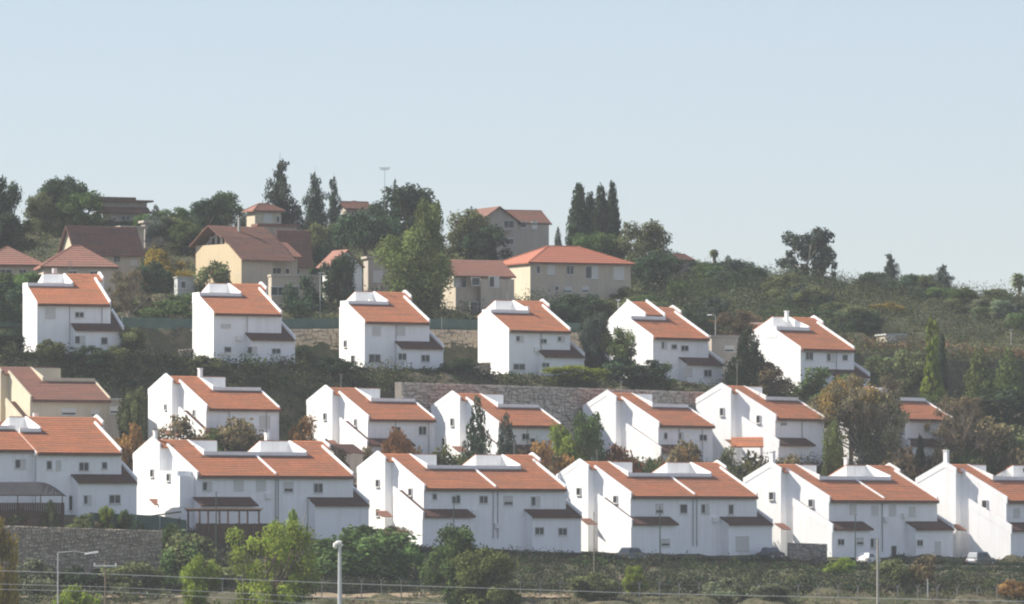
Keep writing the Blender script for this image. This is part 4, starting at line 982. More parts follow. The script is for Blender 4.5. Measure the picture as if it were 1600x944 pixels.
TREES = [
 # kind, name, px, ytop, width px, Y, leaf, label
 ('round', 'tree', 6, 272, 62, 955, 'leaf_dark', 'dark tree cut off by the left edge on the skyline'),
 ('round', 'tree', 16, 330, 70, 925, 'leaf_dark', 'broad dark tree at the left edge below the skyline tree'),
 ('umbrella', 'pine_tree', 100, 267, 84, 985, 'leaf_dark', 'round-topped dark pine highest at the left skyline'),
 ('round', 'tree', 62, 298, 62, 975, 'leaf_olive', 'olive-green tree left of the round-topped pine'),
 ('round', 'tree', 128, 298, 74, 972, 'leaf_green', 'green tree in front of the stacked-roof skyline house'),
 ('conifer', 'conifer', 243, 318, 34, 990, 'leaf_conifer', 'small pale conifer right of the stacked-roof skyline house'),
 ('round', 'tree', 272, 322, 64, 985, 'leaf_green', 'mid-green tree left of the dark rounded skyline trees'),
 ('round', 'tree', 326, 306, 66, 975, 'leaf_dark', 'dark rounded tree above the mustard house ridge'),
 ('round', 'tree', 350, 300, 66, 985, 'leaf_green', 'green tree crown between the dark rounded tree and the cream skyline house'),
 ('round', 'tree', 286, 345, 62, 955, 'leaf_green', 'green tree left of the mustard house gable'),
 ('ragged', 'conifer', 437, 238, 62, 985, 'leaf_conifer', 'tallest ragged conifer with a thin leading spire on the skyline'),
 ('ragged', 'conifer', 492, 260, 48, 985, 'leaf_conifer', 'grey-green conifer right of the tallest ragged conifer'),
 ('ragged', 'conifer', 521, 266, 28, 985, 'leaf_conifer', 'narrow pointed conifer, third of the skyline trio at left centre'),
 ('conifer', 'conifer', 617, 275, 22, 995, 'leaf_dark', 'small pointed treetop poking above the big dark pine'),
 ('round', 'pine_tree', 632, 290, 118, 965, 'leaf_dark', 'big dark pine mass at the centre-left skyline'),
 ('umbrella', 'pine_tree', 572, 316, 100, 935, 'leaf_dark', 'umbrella pine with bare trunk left of the tall yellow-green tree'),
 ('big', 'tree', 652, 352, 112, 885, 'leaf_lolive', 'tall grey-green and yellow tree between the pine and the beige house'),
 ('round', 'tree', 672, 314, 58, 889, 'leaf_lolive', 'yellow-green leading crown rising behind the tall grey-green tree'),
 ('round', 'tree', 735, 322, 84, 950, 'leaf_olive', 'olive tree left of the grey skyline house'),
 ('round', 'tree', 762, 350, 70, 940, 'leaf_dark', 'dark tree under the grey skyline house'),
 ('round', 'tree', 506, 348, 64, 950, 'leaf_olive', 'olive-brown tree below the skyline conifers'),
 ('round', 'tree', 505, 375, 44, 925, 'leaf_dark', 'dark tree behind the small white hill house'),
 ('cypress', 'cypress_tree', 905, 286, 46, 965, 'leaf_dark', 'leftmost and bushiest of the four skyline cypresses'),
 ('cypress', 'cypress_tree', 922, 300, 36, 968, 'leaf_dark', 'shortest of the four skyline cypresses, second from left'),
 ('cypress', 'cypress_tree', 939, 289, 40, 966, 'leaf_dark', 'third skyline cypress, just left of the rightmost one'),
 ('cypress', 'cypress_tree', 957, 284, 34, 964, 'leaf_dark', 'rightmost and tallest of the four skyline cypresses'),
 ('conifer', 'conifer', 872, 352, 20, 975, 'leaf_conifer', 'tiny conifer between the grey skyline house and the cypresses'),
 ('round', 'tree', 908, 362, 62, 955, 'leaf_green', 'green tree at the foot of the cypresses on the left'),
 ('round', 'tree', 948, 362, 60, 955, 'leaf_green', 'green tree at the foot of the cypresses on the right'),
 ('round', 'tree', 1005, 346, 88, 950, 'leaf_olive', 'large round tree right of the cypresses'),
 ('round', 'tree', 1032, 390, 76, 930, 'leaf_dark', 'dark tree below the large round tree'),
 ('conifer', 'conifer', 1138, 397, 36, 985, 'leaf_conifer', 'blurred pair-like conifer right of the ridge palm'),
 ('sparse', 'eucalyptus_tree', 1258, 350, 100, 980, 'leaf_conifer', 'large open-crowned eucalyptus alone on the right ridge'),
 ('sparse', 'eucalyptus_tree', 1284, 372, 52, 985, 'leaf_dark', 'darker right-hand stem of the big ridge eucalyptus'),
 ('ragged', 'conifer', 1392, 390, 38, 985, 'leaf_conifer', 'left of the two lone conifers on the right ridge'),
 ('ragged', 'conifer', 1473, 409, 44, 985, 'leaf_conifer', 'right of the two lone conifers on the right ridge'),
 ('round', 'tree', 1556, 450, 50, 980, 'leaf_olive', 'low olive tree on the ridge near the right edge'),
 ('round', 'tree', 1430, 448, 60, 975, 'leaf_olive', 'low green tree on the ridge between the two lone conifers'),
 ('bush', 'shrub', 1388, 470, 52, 930, 'leaf_yellow', 'ochre-yellow shrub on the right slope'),
 ('round', 'tree', 1150, 482, 70, 872, 'leaf_brown', 'thin orange-brown tree above the dark pointed tree in the upper row'),
 ('round', 'tree', 1100, 500, 50, 880, 'leaf_orange', 'orange shrub tree behind the fifth upper house roof'),
 ('conifer', 'tree', 1170, 505, 78, 842, 'leaf_dark', 'dark green pointed tree between the last two upper houses'),
 ('poplar', 'poplar_tree', 1457, 494, 36, 848, 'leaf_lime', 'bright yellow-green columnar poplar right of the upper row'),
 ('cypress', 'cypress_tree', 1472, 520, 22, 856, 'leaf_dark', 'dark narrow tree hard against the right side of the poplar'),
 ('conifer', 'tree', 1530, 536, 70, 850, 'leaf_lolive', 'grey-green tree, left of the pair at the right edge beside the poplar'),
 ('conifer', 'tree', 1577, 540, 66, 850, 'leaf_lolive', 'green tree, right of the pair at the right edge beside the poplar'),
 ('round', 'tree', 1425, 545, 60, 855, 'leaf_olive', 'olive shrub tree left of the poplar'),
 ('round', 'tree', 1370, 556, 76, 850, 'leaf_olive', 'grey-green shrub right of the last upper house'),
 ('bush', 'shrub', 1290, 570, 90, 838, 'leaf_green', 'green shrub hiding the foot of the last upper house'),
 ('bare', 'autumn_tree', 1345, 590, 150, 811, 'leaf_twig', 'big half-bare autumn tree in front of the middle row at right'),
 ('umbrella', 'autumn_tree', 1328, 574, 104, 812, 'leaf_amber', 'orange-leaved crown on the left side of the big half-bare tree'),
 ('round', 'tree', 1302, 648, 50, 799, 'leaf_lolive', 'yellow-green young tree under the left side of the half-bare autumn tree'),
 ('bush', 'shrub', 606, 818, 62, 767, 'leaf_brown', 'dark brownish shrub against the third front house side wall'),
 ('round', 'autumn_tree', 1374, 612, 92, 809, 'leaf_twig', 'grey-brown right half of the big half-bare tree'),
 ('bush', 'shrub', 822, 694, 44, 801, 'leaf_brown', 'brown shrub right of the shorter greyish conifer'),
 ('bush', 'shrub', 985, 700, 50, 800, 'leaf_green', 'green shrub between the golden-orange shrub and the brown-green hedge'),
 ('bush', 'shrub', 1070, 684, 48, 801, 'leaf_orange', 'orange-tinged shrub in the hedge before the fifth middle house'),
 ('bush', 'shrub', 1128, 690, 40, 801, 'leaf_olive', 'olive shrub left of the small orange porch roof'),
 ('bush', 'shrub', 1240, 700, 60, 801, 'leaf_brown', 'brown shrub below the wing roof left of the half-bare tree'),
 ('bush', 'shrub', 1330, 700, 56, 799, 'leaf_green', 'green shrub at the foot of the big half-bare tree'),
 ('bush', 'shrub', 1450, 690, 60, 800, 'leaf_brown', 'brown shrub right of the dark slim cypress'),
 ('bush', 'shrub', 1525, 690, 60, 800, 'leaf_green', 'green shrub among the brown ones at the right of the middle row'),
 ('bush', 'shrub', 655, 684, 40, 801, 'leaf_brown', 'brown shrub right of the rust-orange tree'),
 ('bush', 'shrub', 575, 690, 40, 801, 'leaf_brown', 'brown shrub left of the rust-orange tree'),
 ('bush', 'shrub', 392, 668, 44, 802, 'leaf_orange', 'orange shrub at the right of the second middle house wall'),
 ('bush', 'shrub', 1530, 640, 90, 806, 'leaf_brown', 'grey-brown shrub right of the hidden white house'),
 ('bare', 'bare_tree', 1500, 625, 90, 803, 'leaf_brown', 'leafless pale tree at the right end of the middle row'),
 ('bush', 'shrub', 1580, 655, 80, 803, 'leaf_olive', 'olive shrub at the right edge behind the front row'),
 ('bush', 'shrub', 1560, 600, 110, 834, 'leaf_dark', 'dark hedge-like shrub at the right edge under the green trees'),
 ('cypress', 'cypress_tree', 1438, 680, 24, 802, 'leaf_dark', 'dark slim cypress in front of the hidden white house'),
 ('round', 'tree', 928, 488, 50, 846, 'leaf_conifer', 'grey-green tall tree right of the fourth upper house'),
 ('conifer', 'conifer', 930, 480, 36, 848, 'leaf_conifer', 'pointed grey-green conifer right of the fourth upper house'),
 ('round', 'tree', 962, 508, 62, 843, 'leaf_lolive', 'yellow-green tree left of the fifth upper house'),
 ('bush', 'shrub', 895, 568, 92, 838, 'leaf_lime', 'wide yellow-green shrub in front of the fourth upper house'),
 ('bush', 'shrub', 985, 552, 90, 839, 'leaf_dark', 'dark shrub in front of the fifth upper house side wall'),
 ('bush', 'shrub', 1015, 565, 60, 838, 'leaf_green', 'green shrub at the front corner of the fifth upper house'),
 ('bush', 'shrub', 1205, 560, 60, 839, 'leaf_brown', 'brown shrub left of the last upper house side wall'),
 ('bush', 'shrub', 78, 525, 42, 839, 'leaf_olive', 'olive-yellow shrub in front of the leftmost upper house'),
 ('bush', 'shrub', 130, 538, 60, 838, 'leaf_dark', 'dark shrub in front of the leftmost upper house wing'),
 ('round', 'tree', 205, 510, 56, 841, 'leaf_olive', 'grey-olive tree right of the leftmost upper house'),
 ('bush', 'shrub', 172, 535, 50, 838, 'leaf_olive', 'olive shrub at the right corner of the leftmost upper house'),
 ('bare', 'bare_tree', 200, 425, 60, 872, 'leaf_brown', 'thin leafless tree above the right side of the leftmost upper house'),
 ('bush', 'shrub', 8, 432, 76, 872, 'leaf_dark', 'dark shrub at the left edge beside the leftmost upper house'),
 ('bush', 'shrub', 8, 510, 60, 842, 'leaf_dark', 'dark shrub at the left edge below the tan wall'),
 ('bush', 'shrub', 262, 383, 60, 915, 'leaf_yellow', 'yellow shrub left of the mustard house'),
 ('bush', 'shrub', 330, 400, 56, 893, 'leaf_olive', 'olive-yellow shrub in front of the mustard gable'),
 ('bush', 'shrub', 240, 400, 50, 905, 'leaf_dark', 'dark shrub left of the yellow shrub on the hill'),
 ('bush', 'shrub', 476, 424, 52, 882, 'leaf_dark', 'dark round shrub in front of the garage block'),
 ('round', 'tree', 530, 395, 60, 884, 'leaf_dark', 'dark tree in front of the small white hill house'),
 ('bush', 'shrub', 205, 460, 60, 886, 'leaf_olive', 'olive shrub on the terrace left of the second upper house'),
 ('bush', 'shrub', 265, 455, 70, 880, 'leaf_green', 'green shrub on the terrace under the shed'),
 ('bush', 'shrub', 478, 535, 34, 860, 'leaf_dark', 'small dark tree on the tan wall between the second and third upper houses'),
 ('bush', 'shrub', 520, 553, 56, 838, 'leaf_dark', 'dark shrub left of the third upper house'),
 ('bush', 'shrub', 712, 558, 54, 840, 'leaf_dark', 'dark shrub right of the third upper house'),
 ('bush', 'shrub', 322, 553, 44, 838, 'leaf_olive', 'green shrub at the side wall of the second upper house'),
 ('bush', 'shrub', 840, 470, 60, 880, 'leaf_dark', 'dark shrub behind the fourth upper house roof'),
 ('bush', 'shrub', 905, 458, 80, 885, 'leaf_dark', 'dark shrub under the long red-roofed house'),
 ('bush', 'shrub', 950, 462, 70, 885, 'leaf_olive', 'olive shrub under the right end of the red-roofed house'),
 ('round', 'tree', 1060, 440, 40, 915, 'leaf_green', 'fresh green small tree on the wooded slope'),
 ('sparse', 'tree', 1118, 462, 46, 890, 'leaf_conifer', 'pale feathery tree beside the slope lamp post'),
 # middle row gardens
 ('round', 'tree', 208, 605, 46, 802, 'leaf_olive', 'green and gold tree left of the second middle house'),
 ('bush', 'shrub', 205, 645, 59, 800, 'leaf_orange', 'orange shrub under the green and gold tree'),
 ('bush', 'shrub', 290, 640, 78, 802, 'leaf_brown', 'twiggy brown shrub against the second middle house side wall'),
 ('bush', 'shrub', 362, 642, 85, 802, 'leaf_brown', 'brown and green shrub in front of the second middle house wall'),
 ('bush', 'shrub', 340, 655, 52, 801, 'leaf_green', 'green shrub beside the brown one at the second middle house'),
 ('bush', 'shrub', 468, 642, 49, 803, 'leaf_orange', 'orange shrub left of the third middle house'),
 ('round', 'tree', 621, 668, 54, 801, 'leaf_orange', 'rust-orange tree in front of the third middle house'),
 ('bush', 'shrub', 514, 670, 65, 800, 'leaf_brown', 'reddish shrub at the foot of the third middle house'),
 ('conifer', 'conifer', 746, 611, 74, 800, 'leaf_dark', 'taller dark conifer in front of the middle row'),
 ('conifer', 'conifer', 791, 638, 58, 801, 'leaf_conifer', 'shorter greyish conifer right of the taller one in the middle row'),
 ('bush', 'shrub', 695, 682, 78, 801, 'leaf_olive', 'pale green shrub left of the taller dark conifer'),
 ('bush', 'shrub', 850, 680, 78, 801, 'leaf_orange', 'orange-red shrub in front of the fourth middle house'),
 ('bush', 'shrub', 882, 695, 78, 799, 'leaf_brown', 'reddish-brown shrub right of the orange-red one'),
 ('round', 'tree', 920, 645, 62, 802, 'leaf_green', 'dark green broad tree between the fourth and fifth middle houses'),
 ('bush', 'shrub', 888, 655, 52, 803, 'leaf_lime', 'light green shrub left of the broad green tree'),
 ('bush', 'shrub', 955, 678, 72, 799, 'leaf_orange', 'golden-orange shrub below the broad green tree'),
 ('bush', 'shrub', 1045, 680, 72, 800, 'leaf_brown', 'brown-green hedge shrub in front of the fifth middle house'),
 ('bush', 'shrub', 1092, 678, 72, 801, 'leaf_brown', 'reddish hedge shrub right of the brown-green one'),
 ('bush', 'shrub', 1012, 702, 46, 799, 'leaf_green', 'small green shrub behind the fourth front house roof'),
 ('bush', 'shrub', 1180, 685, 104, 799, 'leaf_olive', 'olive shrub beside the small orange porch roof'),
 ('bush', 'shrub', 1292, 696, 80, 799, 'leaf_brown', 'brown shrub left of the big autumn tree trunk'),
 ('bush', 'shrub', 1412, 680, 78, 799, 'leaf_brown', 'brown shrub right of the big autumn tree trunk'),
 ('bush', 'shrub', 1488, 682, 91, 800, 'leaf_olive', 'dark olive shrub behind the fifth front house ridge'),
 ('bush', 'shrub', 1560, 685, 104, 799, 'leaf_brown', 'reddish shrub behind the last front house ridge'),
 # foreground
 ('airy', 'tree', 420, 796, 150, 705, 'leaf_lime', 'bright lime-green tree in the foreground at left centre'),
 ('poplar', 'young_tree', 457, 790, 34, 712, 'leaf_lime', 'slender lime-green treetop above the bright foreground tree'),
 ('round', 'young_tree', 318, 862, 62, 715, 'leaf_lime', 'small lime-green tree left of the bright foreground tree'),
 ('bush', 'shrub', 122, 904, 60, 705, 'leaf_lime', 'lime-green shrub at the bottom left by the power pole'),
 ('round', 'tree', 715, 822, 92, 745, 'leaf_green', 'mid-green tree in front of the third front house'),
 ('round', 'tree', 762, 852, 110, 735, 'leaf_lolive', 'lighter green tree overlapping the mid-green one on the right'),
 ('bush', 'shrub', 556, 812, 150, 760, 'leaf_green', 'large dark green shrub behind the white street lamp'),
 ('bush', 'shrub', 632, 838, 60, 759, 'leaf_green', 'green shrub right of the large dark one behind the lamp'),
 ('bush', 'shrub', 330, 826, 120, 758, 'leaf_olive', 'grey-green shrub below the timber pergola'),
 ('bush', 'shrub', 280, 838, 60, 757, 'leaf_green', 'green shrub at the end of the fieldstone wall'),
 ('bush', 'shrub', 928, 888, 70, 746, 'leaf_olive', 'pale olive shrub on the bank behind the wire fence'),
 ('bush', 'shrub', 1136, 900, 56, 746, 'leaf_silver', 'silver-green shrub behind the wire fence'),
 ('bush', 'shrub', 1202, 908, 50, 745, 'leaf_silver', 'second silver-green shrub, right of the first'),
 ('round', 'young_tree', 990, 884, 38, 750, 'leaf_lime', 'tiny flat lime-green sapling on the bank'),
 ('bush', 'shrub', 1434, 862, 50, 757, 'leaf_brown', 'pinkish-brown flowering shrub on the right bank'),
 ('bush', 'shrub', 1402, 868, 60, 757, 'leaf_olive', 'olive shrub left of the flowering one'),
 ('bush', 'shrub', 1585, 902, 50, 748, 'leaf_orange', 'bright orange shrub at the lower right corner'),
 ('bush', 'shrub', 1310, 868, 40, 763, 'leaf_lime', 'small lime shrub in front of the fifth front house'),
 ('bush', 'shrub', 4, 795, 46, 730, 'leaf_yellow', 'yellow flowering shrub at the left edge by the canopy'),
 ('round', 'young_tree', 80, 782, 26, 762, 'leaf_olive', 'small garden tree in front of the dark canopy'),
 ('round', 'young_tree', 168, 788, 28, 765, 'leaf_lime', 'small light green tree on top of the fieldstone wall'),
 ('round', 'young_tree', 196, 796, 24, 765, 'leaf_green', 'small round green tree at the right end of the fieldstone wall'),
 ('bush', 'shrub', 26, 788, 36, 764, 'leaf_olive', 'olive shrub under the left end of the dark canopy'),
 ('bush', 'shrub', 226, 806, 34, 761, 'leaf_dark', 'dark shrub in front of the blue-green netting fence'),
 ('bush', 'shrub', 262, 810, 40, 761, 'leaf_green', 'green shrub at the right end of the blue-green netting fence'),
 ('bush', 'shrub', 150, 806, 30, 761, 'leaf_brown', 'brown shrub at the left end of the blue-green netting fence'),
 ('bush', 'shrub', 60, 868, 70, 752, 'leaf_silver', 'grey-green shrub against the foot of the fieldstone wall at left'),
 ('bush', 'shrub', 205, 872, 80, 752, 'leaf_olive', 'olive shrub against the foot of the fieldstone wall at right'),
 ('bush', 'shrub', 128, 878, 60, 752, 'leaf_dark', 'dark shrub against the middle of the fieldstone wall'),
 ('bush', 'shrub', 126, 800, 36, 765, 'leaf_olive', 'greyish shrub on the fieldstone wall under the ground-floor windows'),
]
for t in TREES:
    kind, name, px, yt, w, Y, leaf, label = t
    cat = 'shrub' if name == 'shrub' else 'tree'
    plant(name, label, cat, kind, px, yt, w, Y, leaf, 'palebark' if kind in ('bare', 'sparse') else 'bark')

rg = random.Random(11)
def slope_trees(n, px0, px1, Y0, Y1, hh, ww, leafs, label, group, kinds=('round',)):
    for i in range(n):
        px = px0 + (px1 - px0) * ((i * 0.618034) % 1.0); Y = Y0 + (Y1 - Y0) * ((i * 0.381 + 0.17) % 1.0)
        x = xat(px, YW(px, Y)); z = gz(x, YW(px, Y)); h = rg.uniform(*hh); w = rg.uniform(*ww)
        yt = 472 - math.tan(math.atan((z + h - ZC) / YW(px, Y)) - PITCH) * F
        plant('tree', label, 'tree', rg.choice(kinds), px, yt, w * F / YW(px, Y), Y, rg.choice(leafs), group=group)
slope_trees(34, 985, 1330, 882, 985, (3.0, 5.4), (4.5, 8.5), ('leaf_dark', 'leaf_green', 'leaf_green', 'leaf_olive', 'leaf_conifer'),
            'rounded dark tree packed among others on the wooded slope right of the red-roofed house', 'trees packed on the wooded slope')
slope_trees(34, 1310, 1640, 890, 988, (2.4, 4.6), (4.5, 8.0), ('leaf_olive', 'leaf_conifer', 'leaf_green', 'leaf_silver', 'leaf_olive', 'leaf_dark'),
            'low rounded grey-green tree scattered on the open right-hand slope', 'trees scattered on the right-hand slope')
slope_trees(16, 870, 1110, 872, 890, (2.6, 4.0), (3.0, 5.0), ('leaf_dark', 'leaf_dark', 'leaf_conifer'),
            'dark tree in the belt directly above the fourth and fifth upper houses', 'trees in the belt above the upper row')
slope_trees(34, -40, 700, 890, 985, (2.8, 5.0), (3.5, 6.5), ('leaf_conifer', 'leaf_green', 'leaf_olive', 'leaf_green'),
            'bushy tree filling the gaps between the hill houses at left', 'trees between the hill houses')

def palm(px, ytop, wpx, Y, label, ybot):
    Y = YW(px, Y)
    x = xat(px, Y); zb = min(gz(x, Y), zat(ybot, Y)); zt_ = zat(ytop, Y); w = wpx * Y / F / 2
    root = empty('palm_tree', (x, Y, zb)); tag(root, label, 'tree')
    h = zt_ - zb - w * 0.5
    MB().tube([(0, 0, 0), (0.1, 0, h * 0.5), (0, 0, h)], [0.32, 0.25, 0.3], 8).build('trunk', M['bark'], root)
    vs = []; q = []
    for k in range(46):
        th = k * 2.4; el = 1.25 - 2.1 * (k / 46); n = len(vs); L = w * random.uniform(0.8, 1.1)
        for s_ in range(5):
            t = s_ / 4; p = Vector((math.cos(th) * math.cos(el) * L * t, math.sin(th) * math.cos(el) * L * t, h + math.sin(el) * L * t - 0.45 * L * t * t))
            sd_ = Vector((-math.sin(th), math.cos(th), 0)) * (0.34 * math.sin(math.pi * (0.12 + 0.86 * t)) + 0.02)
            vs += [p - sd_ - Vector((0, 0, .12)), p, p + sd_ - Vector((0, 0, .12))]
        for s_ in range(4):
            a = n + s_ * 3; q += [(a, a + 1, a + 4, a + 3), (a + 1, a + 2, a + 5, a + 4)]
    t_ = np.repeat(0.8 + 0.4 * np.random.default_rng(3).random(46), 8)[:, None] * np.ones((1, 3))
    link(bpy.data.objects.new('fronds', fast_mesh('fronds', np.array([tuple(v) for v in vs]), np.array(q), M['leaf_olive'], t_)), root)
palm(1116, 389, 17, 985, 'small lone palm on the wooded ridge', 440)
palm(1592, 426, 34, 985, 'palm at the right edge of the ridge', 475)

# ------------------------------------------------------------------ ground cover that nobody could count
def cover(name, label, spec, leaf_size, seed, skip=None):
    """spec: list of (px0, px1, Y0, Y1, clumps, (rmin, rmax), squash, leaves each, palette)"""
    r = np.random.default_rng(seed); V = []; Q = []; T = []; n0 = 0
    for px0, px1, Y0, Y1, nc, (ra, rb), sq, nl, pal in spec:
        Yv = r.uniform(Y0, Y1, nc); pv = r.uniform(px0, px1, nc); Yv = np.array([YW(a, b_) for a, b_ in zip(pv, Yv)]); x = (pv - 800) * Yv / F
        z = gz_arr(x, Yv); rad = ra + (rb - ra) * r.random(nc) ** 2
        C = np.stack([x, Yv, z + rad * sq * 0.55], 1)
        Rd = np.stack([rad * r.uniform(.8, 1.3, nc), rad, rad * sq * r.uniform(.7, 1.2, nc)], 1)
        pal = np.array(pal); base = pal[r.integers(0, len(pal), nc)] * (0.8 + 0.4 * r.random((nc, 1)))
        cnt = np.maximum(8, (nl * (rad / rb) ** 1.3)).astype(int)
        v, q, t = leaves(C, Rd, cnt, leaf_size, 1, 0.35, 0.2, 0.15, 0, r, base)
        V.append(v); Q.append(q + n0); T.append(t); n0 += len(v)
    o = link(bpy.data.objects.new(name, fast_mesh(name, np.concatenate(V), np.concatenate(Q), M['leaf_mix'], np.concatenate(T))))
    tag(o, label, 'undergrowth', kind='stuff')
DG = (0.030, 0.044, 0.026); GR = (0.058, 0.088, 0.032); OL = (0.115, 0.125, 0.058); BR = (0.12, 0.088, 0.056); DB = (0.055, 0.046, 0.036); GY = (0.13, 0.14, 0.095); DRY = (0.26, 0.22, 0.14); RD = (0.24, 0.12, 0.08); LM = (0.16, 0.20, 0.06)
cover('bank_undergrowth', 'dark tangled undergrowth on the bank below the front row', [
    (250, 1900, 752, 766.5, 3600, (0.5, 1.7), 0.75, 70, [DG, DG, DG, GR, DB, OL, DG, DB, DG, DG, DB]),
    (560, 940, 765.0, 767.4, 500, (0.45, 0.85), 0.9, 60, [DG, DG, GR, DB]),
    (940, 1900, 764.6, 766.2, 700, (0.3, 0.55), 0.8, 50, [DG, DG, GR, DB]),
    (-300, 265, 744, 756, 520, (0.4, 1.2), 0.8, 46, [OL, GY, GR, DB, GY])], 0.16, 21)
cover('dry_grass', 'dry pale grass and low weeds in front of the wire fence', [
    (-300, 1900, 735, 747, 1500, (0.25, 0.55), 0.7, 16, [DRY, OL, BR, GY, GR]),
    (640, 1900, 747, 753, 800, (0.3, 0.8), 0.8, 30, [DRY, OL, GY, GY, GR])], 0.13, 22)
cover('garden_undergrowth', 'mixed garden greenery between the front and middle rows', [
    (-300, 1900, 799, 807, 1500, (0.6, 1.8), 0.9, 60, [DG, GR, BR, OL, RD, DB]),
    (-300, 1900, 802.5, 805.5, 420, (0.8, 2.1), 0.95, 170, [DG, GR, BR, RD, OL, (0.17, 0.10, 0.05), GR]),
    (-300, 1900, 806, 826, 500, (0.4, 1.1), 0.8, 26, [DG, GR, BR, OL])], 0.17, 23)
cover('slope_undergrowth', 'dark scrub on the slope between the middle and upper rows', [
    (-300, 640, 824, 841, 3000, (0.5, 1.6), 0.75, 50, [DG, DG, OL, DB, GR]),
    (640, 1120, 835, 842, 500, (0.3, 0.8), 0.8, 26, [DG, OL, DB, GR]),
    (1120, 1900, 824, 841, 1300, (0.6, 1.6), 0.85, 36, [DG, DG, OL, GR, GY])], 0.17, 24)
cover('terrace_undergrowth', 'garden scrub around the houses of the upper row', [
    (-300, 1180, 862, 868, 260, (0.4, 1.0), 0.8, 26, [DG, OL, GR, BR]),
    (1330, 1900, 843, 880, 1500, (0.7, 2.1), 0.9, 80, [OL, GR, GY, GR, OL, BR, LM])], 0.15, 25)
cover('hillside_scrub', 'mixed green and olive scrub covering the hillside', [
    (-300, 1000, 871, 1000, 3400, (0.6, 2.4), 0.8, 95, [DG, OL, GR, GR, BR, OL]),
    (-300, 720, 872, 890, 500, (0.3, 0.8), 0.6, 24, [OL, LM, GR, BR])], 0.155, 26)
cover('ridge_woodland', 'dark wooded scrub on the slope right of the red-roofed house', [
    (985, 1330, 875, 998, 1300, (1.2, 3.2), 0.95, 190, [DG, GR, GR, OL, DG, GY]),
    (870, 1120, 872, 900, 260, (1.0, 2.4), 0.95, 150, [DG, DG, OL])], 0.15, 27)
cover('slope_scrub', 'grey-green scrub on the right-hand hillside', [
    (1300, 1900, 892, 1000, 1700, (0.8, 2.7), 0.85, 130, [GY, OL, GR, DG, OL, GY, GR]),
    (1180, 1700, 884, 920, 500, (0.4, 1.0), 0.7, 40, [GY, BR, OL])], 0.145, 28)
cover('vine_hedge', 'reddish-brown vine hedge running across the right slope', [
    (1300, 1800, 874, 880, 420, (0.7, 1.4), 0.9, 46, [RD, BR, RD, OL, (0.26, 0.16, 0.09)])], 0.18, 29)

# ------------------------------------------------------------------ street lamps, poles, wires, fence
def lamp_post(px, ytop, Y, label, m='greenmetal', head='flat', r=0.07, hs=1.0, ybot=None):
    Y = YW(px, Y)
    x = xat(px, Y); zb = gz(x, Y) if ybot is None else zat(ybot, Y); h = zat(ytop, Y) - zb
    root = empty('street_lamp', (x, Y, zb)); tag(root, label, 'street lamp')
    MB().tube([(0, 0, -0.3), (0, 0, h * 0.5), (0, 0, h)], [r * 1.3, r * 1.1, r * 0.8], 8).build('pole', M[m], root)
    if head == 'flat':
        MB().tube([(0, 0, h), (-0.15 * hs, 0, h + 0.12), (-0.6 * hs, 0, h + 0.18)], [r * .7, r * .6, r * .6], 6).build('arm', M[m], root)
        MB().hexa([(-0.5 * hs, -.14, h + .10), (-1.25 * hs, -.14, h + .12), (-1.25 * hs, .14, h + .12), (-0.5 * hs, .14, h + .10)],
                  [(-0.55 * hs, -.08, h + .26), (-1.15 * hs, -.07, h + .24), (-1.15 * hs, .07, h + .24), (-0.55 * hs, .08, h + .26)]).build('lamp_head', M['ac'], root)
    elif head == 'globe':
        b = MB(); n = 10
        b.tube([(-0.28, 0, h - 0.28), (-0.40, 0, h - 0.12), (-0.36, 0, h + 0.06), (-0.16, 0, h + 0.2), (0.1, 0, h + 0.2), (0.2, 0, h + 0.05), (0.14, 0, h - 0.1)],
               [0.06, 0.19, 0.24, 0.22, 0.17, 0.13, 0.07], n).build('lamp_head', M['ac'], root)
    else:
        MB().box(-0.28, 0.28, -0.12, 0.12, h + 0.001, h + 0.16).build('lamp_head', M['galv'], root)
    return root
lamp_post(531, 852, 560, 'white street lamp with a curved head in the foreground', 'galv', 'globe', 0.17, ybot=1060)
lr = empty('street_lamp', P(91, 1030, 640)); tag(lr, 'pale street lamp with a long arm and slanted white head at the lower left', 'street lamp')
hh_ = zat(863, 640) - zat(1030, 640); ax_ = 52 * 640 / F
MB().tube([(0, 0, 0), (0, 0, hh_)], [0.08, 0.05], 6).build('pole', M['galv'], lr)
MB().tube([(0, 0, hh_ - .03), (ax_ * .5, 0, hh_ + .1), (ax_ - .4, 0, hh_ - .1)], [0.035, 0.03, 0.03], 6).build('arm', M['galv'], lr)
MB().hexa([(ax_ - .65, -.15, hh_ - .24), (ax_ + .75, -.15, hh_ - .04), (ax_ + .75, .15, hh_ - .04), (ax_ - .65, .15, hh_ - .24)], [(ax_ - .6, -.1, hh_ - .08), (ax_ + .65, -.1, hh_ + .16), (ax_ + .65, .1, hh_ + .16), (ax_ - .6, .1, hh_ - .08)]).build('lamp_head', M['ac'], lr)
lamp_post(338, 770, 762, 'dark green lamp post in front of the timber pergola', r=0.07, head='box')
lamp_post(481, 782, 764, 'thin dark lamp post before the right half of the pergola house', r=0.05, head='box')
lamp_post(709, 776, 762, 'dark lamp post in front of the third front house', r=0.07, head='box')
lamp_post(1031, 792, 765, 'dark lamp post in front of the fourth front house', r=0.07, head='box')
lamp_post(1336, 806, 764, 'dark lamp post in front of the fifth front house', r=0.07, head='box')
lamp_post(966, 470, 866, 'slim grey lamp post behind the gap between the fourth and fifth upper houses', 'galv', 'box', 0.05)
lamp_post(1118, 494, 870, 'slim pale lamp post right of the fifth upper house roof', 'galv', 'flat', 0.05)
lamp_post(1580, 516, 884, 'small lamp post on the slope near the right edge', 'galv', 'box', 0.05)
lamp_post(500, 428, 880, 'thin lamp post beside the small white hill house', 'galv', 'box', 0.05)

